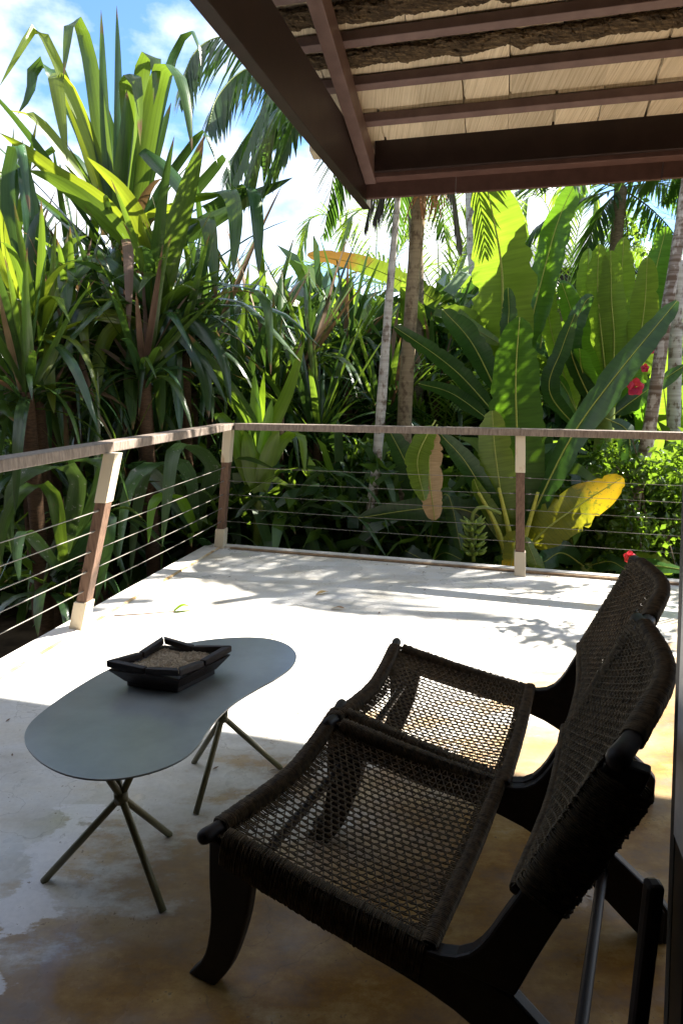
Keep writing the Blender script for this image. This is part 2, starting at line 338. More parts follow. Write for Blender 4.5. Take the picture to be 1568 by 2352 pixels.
rbox('rafter', M_batten, .005, .075, -.02, 7, ZE + .07, ZE + .20, SL)
for k in range(1, 3): rbox('rafter', M_brown, 3.6 * k, 3.6 * k + .07, .07, 7, ZE + .07, ZE + .20, SL)
# fascia boards in lengths
vs = [-.02, .56, 1.72, 2.95, 4.3, 6, 8]
for a_, b_ in zip(vs[:-1], vs[1:]):
    rbox('fascia_board', M_fascia, a_ + .001, b_ - .001, -.10 + rnd.uniform(-.004, .004), -.07, ZE - .0 + rnd.uniform(-.005, .005), ZE + .125)
rbox('eave_ledge', M_fascia, -.02, 8, -.0695, .03, ZE + .085, ZE + .118)
rbox('eave_beam', M_brown, .078, 8, .003, .06, ZE + .11, ZE + .365)
rbox('wall_plate', M_brown, .078, 8, -.03, .002, ZE + .30, ZE + .43)
# battens where the picture shows them, on the plane of the rafter tops
ZT = ZE + .202
def onroof(px, py, z0):
    dd = ray(px, py); # CAM+dd t : z = z0 + SL*r
    n = np.array([*(-SL * RB[:2] / (RB[:2] @ RB[:2])), 1.]); k = z0 + SL * (-(EP[:2] @ RB[:2]))
    return CAM + dd * ((k - n @ CAM) / (n @ dd))
def rcoord(p): return float((p[:2] - EP[:2]) @ RB[:2])
rb = [rcoord(onroof(px, py, ZT)) for px, py in ((830, 287), (814, 203), (792, 103))]
st = [rb[1] - rb[0], rb[2] - rb[1]]
rbs = [rb[0], rb[1], rb[2]] + [rb[2] + st[1] * k for k in range(1, 9)]
for r in rbs: rbox('batten', M_batten, -.30, 8, r - .022, r + .022, ZT, ZT + .045, SL, .003)
# thatch courses: pale panels whose rough heads are tied to the battens
panel_meshes = {}
for ci, r in enumerate([rbs[0] - st[0]] + rbs):
    head = r + (.02 if ci <= 1 else .11); length = .75; z0 = ZT + .05 + SL * head
    wv = .24; nn = 0
    for k in range(int(6.3 / wv) + 2):
        v0 = -.34 + k * wv + rnd.uniform(-.012, .012); v1 = -.34 + (k + 1) * wv - .0035
        if v0 > 5.8: continue
        hz = rnd.uniform(-.0025, .0025); dr = rnd.uniform(-.004, .004)
        b = MB(); q = []
        for th in (0, .03):
            for vv, rr in ((v0, max(-.05, head - length)), (v1, max(-.05, head - length)), (v1, head + dr), (v0, head + dr)):
                q.append(RP(vv, rr, z0 + hz + th + SL * .84 * (rr - head)))
        b.hexa(q); o = b.build('thatch_panel', M_thatch, roof)
    if ci <= 1: continue
    # rough fibrous head, thin over the lowest batten and thick above
    th = .085 + .02 * (ci % 2)
    n, mrows = 700, 12; vv = np.linspace(-.34, 5.9, n); P = []
    lowf = np.interp(vv, np.linspace(-.34, 5.9, 90), nr.normal(0, .006, 90))
    for j in range(mrows):
        a = j / (mrows - 1); row = np.interp(vv, np.linspace(-.34, 5.9, 220), nr.normal(0, .004, 220))
        for i in range(n):
            rr = head + .012 + .05 * math.sin(a * math.pi) + row[i] + nr.normal(0, .0025); zz = z0 + .05 - a * th + lowf[i] * (.3 + a) + nr.normal(0, .0015)
            P.append(RP(vv[i], rr, zz))
    f = [(j * n + i, j * n + i + 1, (j + 1) * n + i + 1, (j + 1) * n + i) for j in range(mrows - 1) for i in range(n - 1)]
    b = MB(); b.add(P, f); tag(b.build('thatch_head', M_fringe, roof), kind='stuff')
# closing sheet over the thatch so that no sky shows between courses
rbox('roof_covering', M_fringe, -.36, 8, -.14, 8, ZT + .24, ZT + .28, SL, 0)

# ================================================================ RAILING
rail = absempty('deck_railing', (-1.07, 5.55, 0)); tag(rail, 'wooden handrail with cream sleeved posts and steel cables around the deck', 'railing')
ZR = 1.05
RT = [np.array([-1.62, 2.03, ZR]), np.array([-1.253, 3.526, ZR]), np.array([-.955, 5.47, ZR]), np.array([1.386, 5.03, ZR]), np.array([3.7, 4.36, ZR])]
RBs = [np.array([-1.93, 1.95, 0]), np.array([-1.545, 3.60, 0]), np.array([-1.075, 5.56, 0]), np.array([1.375, 4.77, 0]), np.array([3.75, 4.13, 0])]
def handrail(p, q, e0=0., e1=0.):
    p, q = np.array(p), np.array(q); dd = q - p; dd /= np.linalg.norm(dd); n = np.array([-dd[1], dd[0], 0]); b = MB()
    b.box(p - dd * e0 - n * .055, dd * (np.linalg.norm(q - p) + e0 + e1), n * .11, [0, 0, .055]); return b.build('handrail', M_rail, rail, bevel=.005)
handrail(RT[0], RT[2], 1.2, .05); h2 = handrail(RT[2] + (RT[3] - RT[2]) / 2.4 * .07, RT[3], 0, -.003); handrail(RT[3], RT[4])
def postseg(name, p, q, a0, a1, sx, sy, mat, ax, parent):
    b = MB(); c = []
    for a in (a0, a1):
        o = p + (q - p) * a; X = ax * sx / 2; Y = np.array([-ax[1], ax[0], 0]) * sy / 2
        c += [o - X - Y, o + X - Y, o + X + Y, o - X + Y]
    b.hexa(c); me = b.mesh(name, mat); o = link(name, me, None, parent)
    if parent is rail: o.location = -Vector(rail.location)
    m_ = o.modifiers.new('bevel', 'BEVEL'); m_.width = .003; m_.segments = 2
    return o
for k in range(1, 5):
    p, q = RBs[k], RT[k]; ax = du if k <= 2 else dv
    po = postseg('post', p, q, .17, .735, .066, .066, M_postwood, ax, rail)
    postseg('sleeve', p, q, .735, .999, .074, .074, M_cream, ax, po); postseg('base_sleeve', p, q, .0, .17, .084, .084, M_cream, ax, po)
for k in range(4):
    for j in range(5):
        a = .235 + .115 * j; p = RBs[k] + (RT[k] - RBs[k]) * a; q = RBs[k + 1] + (RT[k + 1] - RBs[k + 1]) * a
        L = np.linalg.norm(q - p); t = np.linspace(0.01, .99, 14)[:, None]; pts = p + (q - p) * t - np.array([0, 0, 1]) * (.010 * 4 * t * (1 - t)) * nr.uniform(.3, 1)
        b = MB(); b.tube(pts, .0027 if k < 2 else .0019, 6); co_ = b.build('cable', M_cable, rail, True)
        for e_, d_ in ((pts[0], pts[1] - pts[0]), (pts[-1], pts[-2] - pts[-1])):
            d_ = d_ / np.linalg.norm(d_); b = MB(); b.tube([e_ + d_ * .015, e_ + d_ * .055], .005, 6); b.build('ferrule', M_cable, None, True).parent = co_

# ================================================================ TABLE
ZTT = .45
outl = [(-.888,1.637),(-.900,1.707),(-.896,1.796),(-.864,1.924),(-.810,2.087),(-.701,2.258),(-.558,2.344),(-.397,2.386),(-.294,2.381),(-.204,2.329),(-.151,2.227),(-.163,2.115),(-.208,2.028),(-.271,1.948),(-.323,1.873),(-.365,1.770),(-.381,1.690),(-.384,1.610),(-.408,1.541),(-.467,1.487),(-.545,1.454),(-.620,1.450),(-.706,1.475),(-.794,1.532)]
tbl = absempty('side_table', (-.52, 1.9, 0)); tag(tbl, 'kidney shaped grey green metal table on two tripod leg sets', 'table')
oo = np.array(outl); oo = (oo + np.roll(oo, 1, 0) * .5 + np.roll(oo, -1, 0) * .5) / 2; oo += (oo - oo.mean(0)) * .012
m_ = len(oo); P = smoothpts(np.vstack([oo, oo, oo[:1]]), 2 * 120 + 1)[60:180]
n = len(P); b = MB()
b.add([(x, y, ZTT) for x, y in P] + [(x, y, ZTT - .006) for x, y in P], [tuple(range(n - 1, -1, -1)), tuple(range(n, 2 * n))] + [(i, (i + 1) % n, n + (i + 1) % n, n + i) for i in range(n)])
tt = b.build('table_top', M_tabletop, tbl, bevel=.0015)
def tripod(feet, hub, tops):
    for f, tp in zip(feet, tops):
        b = MB(); f = np.array([*f, 0.]); h = np.array(hub); d1 = (f - h) / np.linalg.norm(f - h)
        b.tube([f, f + (h - f) * .5, h + (h - f) / np.linalg.norm(h - f) * .0, np.array(tp)], .0105, 10); b.build('leg', M_tableleg, tbl, True)
    b = MB(); b.tube([np.array(hub) - [0, 0, .016], np.array(hub) + [0, 0, .016]], .02, 12); b.build('hub', M_tableleg, tbl, True)
tripod([(-.858, 1.629), (-.481, 1.522), (-.544, 1.83)], (-.628, 1.66, .255), [(-.54, 1.68, .443), (-.68, 1.73, .443), (-.67, 1.58, .443)])
tripod([(-.483, 1.933), (-.558, 2.234), (-.222, 2.201)], (-.42, 2.12, .255), [(-.40, 2.22, .443), (-.34, 2.08, .443), (-.49, 2.06, .443)])

# ---------------------------------------------------------------- bowl of sand
ZTT_ = ZTT
bwl = absempty('sand_bowl', (-.56, 2.0, ZTT)); tag(bwl, 'square dark wooden bowl filled with pale sand on the kidney table', 'bowl')
zc, zm = ZTT + .098, ZTT + .085
cor = [np.array([-.755, 1.935]), np.array([-.500, 1.868]), np.array([-.368, 2.068]), np.array([-.628, 2.150])]   # left, near, right, far
cen = sum(cor) / 4
for k in range(4):
    a, c = cor[k], cor[(k + 1) % 4]; mid = (a + c) / 2 + (cen - (a + c) / 2) * .07
    for (p, q, zp, zq) in ((a, mid, zc, zm), (mid, c, zm, zc)):
        dd = (q - p) / np.linalg.norm(q - p); e = .003
        p2 = p + dd * e; q2 = q - dd * e; ip = p2 + (cen - p2) * .17; iq = q2 + (cen - q2) * .17
        b = MB(); b.hexa([(*p2, zp - .022), (*q2, zq - .022), (*iq, zq - .022), (*ip, zp - .022), (*p2, zp), (*q2, zq), (*iq, zq), (*ip, zp)])
        b.build('rim_plank', M_bowl, bwl, bevel=.003)
    # sloping side board
    bo = [cen + (x - cen) * .72 for x in (a, c)]; to = [cen + (x - cen) * .975 for x in (a, c)]
    bi = [cen + (x - cen) * .6 for x in (a, c)]; ti = [cen + (x - cen) * .80 for x in (a, c)]
    b = MB(); zt = zm - .019
    b.hexa([(*bo[0], ZTT + .018), (*bo[1], ZTT + .018), (*bi[1], ZTT + .018), (*bi[0], ZTT + .018), (*to[0], zt), (*to[1], zt), (*ti[1], zt), (*ti[0], zt)]); b.build('side_board', M_bowl, bwl, bevel=.002)
b = MB(); q = [cen + (x - cen) * .70 for x in cor]; b.hexa([(*x, ZTT + .001) for x in q] + [(*x, ZTT + .022) for x in q]); b.build('foot_board', M_bowl, bwl, bevel=.003)
n = 46; sv = []; 
for j in range(n):
    for i in range(n):
        x, y = i / (n - 1), j / (n - 1); p = (cor[0] * (1 - x) + cor[1] * x) * (1 - y) + (cor[3] * (1 - x) + cor[2] * x) * y; p = cen + (p - cen) * .77
        sv.append((*p, ZTT + .066 + .006 * math.sin(x * 7 + y * 3) * math.cos(y * 6) + nr.normal(0, .0016)))
b = MB(); b.add(sv, [(j * n + i, j * n + i + 1, (j + 1) * n + i + 1, (j + 1) * n + i) for j in range(n - 1) for i in range(n - 1)]); b.build('sand', M_sand, bwl)

# ================================================================ CHAIRS  (local: x = towards the back, y = near -> far side, z up)
def prism(pts, y0, y1):
    pts = smooth_poly(pts); n = len(pts); b = MB()
    b.add([(a, y0, z) for a, z in pts] + [(a, y1, z) for a, z in pts], [tuple(range(n)), tuple(range(2 * n - 1, n - 1, -1))] + [(i, n + i, n + (i + 1) % n, (i + 1) % n) for i in range(n)])
    return b
def smooth_poly(pts): return pts
def curve2(pts, n=14): return [tuple(q) for q in smoothpts(np.array(pts, float), n)]
ch = empty('lounge_chair', (-.287, 1.309, 0), math.radians(-26.5)); W = .62
tag(ch, 'dark cord lounge chair nearest the camera with its front leg in full view', 'chair', 'dark woven cord lounge chairs')
legp = curve2([(-.004, .408), (-.009, .30), (-.010, .18), (-.035, .07), (-.085, .0)]) + curve2([(-.005, .0), (.045, .08), (.092, .22), (.112, .34), (.115, .388)])
railp = curve2([(.118, .385), (.3, .368), (.50, .347), (.60, .340)], 8) + curve2([(.688, .318), (.76, .262), (.90, .150), (.937, .118)], 8) + [(.955, .095), (.957, .0)] + curve2([(.905, .0), (.79, .095), (.70, .168), (.59, .228), (.49, .258), (.32, .288), (.118, .335)], 14)
postp = curve2([(.515, .344), (.560, .350), (.598, .372), (.628, .415), (.655, .475), (.70, .575), (.79, .79), (.805, .835)], 20) + curve2([(.872, .828), (.852, .765), (.805, .635), (.735, .452), (.690, .322)], 12) + [(.62, .325), (.515, .33)]
for y0 in (-.016, W - .016):
    for nm, pp in (('front_leg', legp), ('seat_rail', railp), ('back_post', postp)):
        e_ = .0012 if nm == 'back_post' else 0; o = prism(pp, y0 - e_, y0 + .032 + e_).build(nm, M_black, ch, bevel=.006)
def bar(name, pts, r, seg=12, n=24, mid=1.):
    P = smoothpts(pts, n); rr = r * (1 - (1 - mid) * np.sin(np.pi * np.linspace(0, 1, n)) ** .5)
    # rounded ends
    dirs = P[1] - P[0]; dirs /= np.linalg.norm(dirs); dire = P[-1] - P[-2]; dire /= np.linalg.norm(dire)
    P = np.vstack([P[0] - dirs * r * .8, P[0] - dirs * r * .55, P, P[-1] + dire * r * .55, P[-1] + dire * r * .8]); rr = np.r_[r * .35, r * .8, rr, r * .8, r * .35]
    b = MB(); b.tube(P, rr, seg); return b.build(name, M_black, ch, True)
frontc = np.array([(.0, -.034, .424), (.010, .05, .414), (.028, W * .5, .396), (.010, W - .05, .414), (.0, W + .034, .424)])
topc = np.array([(.822, -.032, .850), (.848, .07, .862), (.885, W * .5, .868), (.848, W - .07, .862), (.822, W + .032, .850)])
rearc = np.array([(.52, -.01, .352), (.523, W * .5, .340), (.52, W + .01, .352)])
lowc = np.array([(.670, -.004, .536), (.684, W * .5, .530), (.670, W + .004, .536)])
bar('front_bar', frontc, .018); bar('back_top_bar', topc, .0195, mid=.7)
def rod(name, pts, r):
    b = MB(); b.tube(smoothpts(pts, 14), r, 10); b.build(name, M_black, ch, True)
rod('seat_rear_bar', rearc - np.array([0, 0, .008]), .009); rod('back_lower_bar', lowc + np.array([.008, 0, 0]), .010)
rod('rear_stretcher', [(.80, .016, .165), (.80, W - .016, .165)], .013); rod('front_stretcher', [(.055, .016, .285), (.055, W - .016, .285)], .013)
def surf(c0, c1, sag, outn):
    C0, C1 = smoothpts(c0, 60), smoothpts(c1, 60)
    y0, y1 = -.018, W + .018
    def S(s, t):   # s across 0..1, t from c0 to c1
        y = y0 + (y1 - y0) * s
        def pt(C): return np.array([np.interp(y, C[:, 1], C[:, k]) for k in (0, 1, 2)])
        p = pt(C0) * (1 - t) + pt(C1) * t
        return p + outn * sag * (4 * t * (1 - t)) * (1 - (2 * s - 1) ** 4)
    return S
def weave(name, c0, c1, sag, outn, pitch=.0188, rad=.0017):
    outn = np.asarray(outn, float) / np.linalg.norm(outn); S = surf(c0, c1, sag, outn)
    Lt = np.linalg.norm(S(.5, 1) - S(.5, 0)); Ls = W + .036; b = MB()
    def strand(p, q, off):
        L = math.hypot(q[0] - p[0], q[1] - p[1]); n = max(3, int(L / .011)); pts = []
        for i in range(n + 1):
            k = i / n; x, y = p[0] + (q[0] - p[0]) * k, p[1] + (q[1] - p[1]) * k
            pts.append(S(x / Ls, y / Lt) + outn * off * (1 if i % 2 else -1))
        b.tube(pts, rad, 5, False)
    ns = int(Ls / pitch)
    for i in range(1, ns):
        x = i * Ls / ns
        strand((x, 0), (x, Lt), .0012)
        strand((x + .0028, 0), (x + .0028, Lt), -.0012)
    slope = math.tan(math.radians(30))      # the diagonals run 60 degrees off the long strands
    for sgn in (1, -1):
        c = -Ls * slope
        k0 = -int(Ls * slope / (pitch / math.cos(math.radians(30)))) - 2
        step = pitch / math.cos(math.radians(30))
        for k in range(k0, int(Lt / step) - k0 + 2):
            # y = k*step + sgn*slope*x
            yb = k * step; xs = [0., Ls]; lo, hi = 0., Ls
            # clip
            for lim in (0, Lt):
                xc = (lim - yb) / (sgn * slope)
                if (lim == 0) == (sgn > 0): lo = max(lo, xc)
                else: hi = min(hi, xc)
            if hi - lo < .012: continue
            strand((lo, yb + sgn * slope * lo), (hi, yb + sgn * slope * hi), .0022 * sgn)
    # close set cords running in from the frame all round
    for i in range(int(Ls / .0062)):
        x = (i + .5) * .0062 + nr.uniform(-.001, .001)
        for ya, yb in ((0, .050), (Lt - .034, Lt)): strand((x, ya), (x, yb * nr.uniform(.97, 1.0) if ya == 0 else yb), .0008)
    for i in range(int(Lt / .0062)):
        y = (i + .5) * .0062 + nr.uniform(-.001, .001)
        for xa, xb in ((0, .048), (Ls - .048, Ls)): strand((xa, y), (xb, y), .0008)
    tag(b.build(name, M_cord, ch, True), kind='stuff')
def wraps(b, pts, halfw, halfh, axn, pitch=.0046, rad=.0025):
    """loops of cord round a bar; halfw across (axn), halfh along the other normal"""
    P = smoothpts(pts, 200); L = np.r_[0, np.cumsum(np.linalg.norm(np.diff(P, axis=0), axis=1))]; n = int(L[-1] / pitch)
    ang = np.linspace(0, 2 * math.pi, 11)
    for i in range(n):
        l = (i + .5) * pitch; p = np.array([np.interp(l, L, P[:, k]) for k in range(3)]); p2 = np.array([np.interp(l + .004, L, P[:, k]) for k in range(3)]); T = p2 - p; T /= np.linalg.norm(T) + 1e-9
        A = np.asarray(axn, float); A = A - (A @ T) * T; A /= np.linalg.norm(A); B = np.cross(T, A); jit = nr.uniform(.97, 1.06)
        pp = [p + A * halfw * jit * np.sign(math.cos(a)) * abs(math.cos(a)) ** .7 + B * halfh * jit * np.sign(math.sin(a)) * abs(math.sin(a)) ** .7 + T * pitch * (a / (2 * math.pi) - .5) for a in ang]
        b.tube(pp, rad, 4, False)
weave('seat_weave', frontc, rearc, .028, (-.1, 0, -1)); weave('back_weave', lowc, topc + np.array([-.017, 0, .006]), .014, (.9, 0, -.42))
b = MB(); Y = (0, 1, 0)
for yy in (0, W):
    wraps(b, [(.03, yy, .385), (.3, yy, .335), (.515, yy, .305)], .022, .047, Y)
    wraps(b, [(.721, yy, .533), (.760, yy, .622), (.836, yy, .802)], .0195, .0475, Y)
fc = smoothpts(frontc, 60); tcv = smoothpts(topc, 60)
wraps(b, fc[5:-5], .0205, .0205, (1, 0, 0)); wraps(b, tcv[6:-6], .0175, .0165, (1, 0, 0)); wraps(b, rearc - np.array([0, 0, .006]), .016, .013, (1, 0, 0)); wraps(b, lowc + np.array([.008, 0, 0]), .012, .011, (1, 0, 0))
tag(b.build('cord_wrapping', M_cord, ch, True), kind='stuff')
# second chair
def copy_tree(o, parent=None):
    c = o.copy(); col.objects.link(c); c.parent = parent
    for k in list(o.children): copy_tree(k, c)
    return c
ch2 = copy_tree(ch); ch2.location = (-.027, 1.802, 0); ch2.rotation_euler = (0, 0, math.radians(-22.4)); ch2['label'] = 'dark cord lounge chair farther off beside the sunlit part of the deck'

# ================================================================ DOOR EDGE
door = absempty('sliding_door', (.62, 1.02, 0)); tag(door, 'edge of a sliding door with pale stile and black gasket at far right', 'door')
dl0, dl1 = at(1520, 2352, 1.02), at(1557, 1286, 1.02); dd_ = (dl1 - dl0) / (dl1[2] - dl0[2])
def dbox(name, mat, x0, x1, y0, y1, z0, z1, bev=.002):
    """box along the opened door leaf; x0..x1 from its free edge back into the room, y0..y1 its thickness"""
    b = MB(); q = []
    for z in (z0, z1):
        o = dl0 + dd_ * (z - dl0[2])
        for a, t in ((x0, y0), (x1, y0), (x1, y1), (x0, y1)): q.append(o - Uu * a + Vv * t)
    b.hexa(q); return b.build(name, mat, door, bevel=bev)
dbox('gasket', M_gasket, 0, .030, 0.002, .045, .004, 2.38)
dbox('stile', M_stile, .031, .11, 0, .045, .66, 2.38)
dbox('lower_panel', M_doordark, .031, .11, .003, .045, .004, .657)
dbox('door_panel', M_doordark, .111, .85, .012, .04, .004, 2.38)
s0 = at(1497, 2026, 1.0); stub = MB(); stub.box((s0[0] - .011, .985, 0), (.030, 0, 0), (0, .03, 0), (0, 0, s0[2])); so_ = stub.build('timber_stub', M_black, None, bevel=.008); tag(so_, 'short black timber upright standing against the door edge', 'post')

# ================================================================ PLANTS
def leafmesh(name, pts, width, kind='strap', wmode='plane', ang=0., fold=.18, mat=None, n=None, wave=.02, wf=None, seed=0):
    """ribbon leaf along pts (world), five verts across, uv along"""
    R_ = np.random.RandomState(seed)
    n = n or (16 if kind == 'strap' else 40); P = smoothpts(pts, n); T = np.gradient(P, axis=0); T /= np.linalg.norm(T, axis=1)[:, None] + 1e-9
    t = np.linspace(0, 1, n)
    if kind == 'strap': wd = np.minimum(1, .55 + t * 1.8) * np.clip(1 - t ** 3.2, 0, 1) ** .85
    elif kind == 'banana':
        u = np.clip((t - .10) / .90, 0, 1); wd = np.where(t < .10, .05, np.clip(np.sin(np.pi * np.clip(u, 0, 1) ** .85), 0, 1) ** .34 * (1 - .10 * u)); wd[-1] = .12
    else: wd = np.sin(np.pi * np.clip(t * .97 + .03, 0, 1)) ** .7
    wd = np.maximum(wd, .02)
    V = []; xs = (-1, -.5, 0, .5, 1)
    view = (P.mean(0) - CAM); view /= np.linalg.norm(view)
    prev = None; ph = R_.uniform(0, 6, 4)
    for i in range(n):
        if wmode == 'plane':
            w0 = np.cross(T[i], view)
            if np.linalg.norm(w0) < .15 and prev is not None: w0 = prev
        else:
            w0 = np.asarray(wf, float); w0 = w0 - (w0 @ T[i]) * T[i]
        w0 = w0 / (np.linalg.norm(w0) + 1e-9); prev = w0
        nn = np.cross(w0, T[i]); a = ang + .25 * math.sin(t[i] * 4 + ph[0])
        wv = w0 * math.cos(a) + nn * math.sin(a); nm = np.cross(wv, T[i])
        for x in xs:
            e = 1 + .05 * math.sin(t[i] * 23 + ph[1] + x * 2) - (R_.uniform(.05, .22) if R_.rand() < .16 and abs(x) == 1 else 0) if kind == 'banana' else 1
            off = abs(x) * fold * wd[i] * width / 2 + wave * width * math.sin(t[i] * 11 + ph[2] + (1.7 if x > 0 else 0)) * abs(x)
            V.append(P[i] + wv * x * wd[i] * width / 2 * e + nm * off)
    Fc = []; 
    for i in range(n - 1):
        for k in range(4): Fc.append((i * 5 + k, i * 5 + k + 1, i * 5 + 5 + k + 1, i * 5 + 5 + k))
    me = bpy.data.meshes.new(name); me.from_pydata([tuple(v) for v in V], [], Fc); me.update()
    uvl = me.uv_layers.new(name='UVMap'); uvs = np.array([((k % 5) / 4, (k // 5) / (n - 1)) for k in range(n * 5)])
    li = np.zeros(len(me.loops), int); me.loops.foreach_get('vertex_index', li); uvl.data.foreach_set('uv', uvs[li].astype(np.float32).ravel())
    me.polygons.foreach_set('use_smooth', [True] * len(me.polygons))
    if mat: me.materials.append(mat)
    return me, P, wd
NSEED = [0]
def hero(plant, pts, Y0, Y1, wpx, mat, mode='p', ang=None, kind='strap', bulge=0., label=None, fold=.18):
    """leaf seen in the photo: spine in picture pixels, standing at distance Y0 (base) .. Y1 (tip)"""
    NSEED[0] += 1; k = NSEED[0]; R_ = np.random.RandomState(k); n = len(pts); P = []
    for i, (px, py) in enumerate(pts):
        a = i / (n - 1); P.append(at(px, py, Y0 + (Y1 - Y0) * a - bulge * math.sin(a * math.pi)))
    wm = wpx / F * (Y0 + Y1) / 2 * (.86 if kind == 'strap' else 1.)
    if ang is None: ang = R_.uniform(-.5, .5)
    if mode == 'p': me, PP, wd = leafmesh('leaf', P, wm, kind, 'plane', ang, fold, LM[mat], seed=k)
    else:
        wf = np.array([math.cos(ang), math.sin(ang), 0]); me, PP, wd = leafmesh('leaf', P, wm, kind, 'fixed', 0, fold, LM[mat], wf=wf, seed=k)
    o = link('leaf', me, None, plant); o.location = -Vector(plant.location)
    if label: o['label'] = label
    if kind == 'banana':
        b = MB(); q = PP + (CAM - PP) / np.linalg.norm(CAM - PP, axis=1)[:, None] * wm * .012; rr = np.linspace(.055, .012, len(q)) * wm
        b.tube(q, np.maximum(rr * .6, .003), 6); mo = b.build('midrib', M_midrib, None, True); mo.parent = o
    return o
def trunk(plant, pts, radii, mat, name='trunk', seg=12, rings=0.):
    P = smoothpts(np.array(pts), 40); r = np.interp(np.linspace(0, 1, 40), np.linspace(0, 1, len(radii)), radii)
    r = r * (1 + nr.uniform(-.05, .05, 40)); b = MB(); b.tube(P, r, seg); return b.build(name, mat, plant, True)
# prototype strap leaves for filling plants (local: grows along +x, bends down)
def proto(L, W_, rise, droop, kind='strap', fold=.22, seed=0, n=12):
    t = np.linspace(0, 1, 7); x = L * (t - .18 * droop * t ** 2.5); z = L * (rise * t - droop * .75 * t ** 2.6)
    me, P, wd = leafmesh('leaf', np.stack([x, 0 * t, z], 1), W_, kind, 'fixed', 0, fold, None, n=n, wf=(0, 1, 0), seed=seed)
    return me
PROT = {}
def protos(mat, kind='strap', W_=.11):
    key = (mat, kind, W_)
    if key not in PROT:
        PROT[key] = []
        for k, (ri, dr) in enumerate(((1.5, .35), (1.0, .6), (.7, .9), (.35, 1.0), (1.0, 1.3), (.1, 1.1), (1.9, .25), (.6, 1.6))):
            me = proto(1., W_, ri * .7, dr, kind, seed=k + 11); me.materials.append(LM[mat]); PROT[key].append(me)
    return PROT[key]
def rosette(plant, hub, n, L, mats, W_=.11, up=(0.2, 1.3), kind='strap', seed=0, sx=1.):
    """leaves set round a head, shared meshes"""
    R_ = random.Random(seed)
    for i in range(n):
        ps = protos(R_.choice(mats), kind, W_); el = R_.uniform(*up); k = 6 if el > 1.05 else (0 if el > .8 else R_.choice((1, 1, 2, 0)) if el > .3 else R_.choice((3, 5, 7)))
        o = link('leaf', ps[k], None, plant); s = L * R_.uniform(.7, 1.15); o.scale = (s, s * R_.uniform(.85, 1.2) * sx, s)
        o.rotation_euler = (R_.uniform(-.3, .3), -R_.uniform(-.15, .35) - max(0, el - .7) * .4, i * 2.4 + R_.uniform(-.4, .4)); o.location = Vector(hub) - Vector(plant.location) + Vector((R_.uniform(-.04, .04), R_.uniform(-.04, .04), R_.uniform(-.12, .06)))

GZ = -.9
def plant_at(name, px, y, label, cat='plant', group=None):
    p = at(px, 900, y); e = absempty(name, (p[0], p[1], GZ)); return tag(e, label, cat, group)

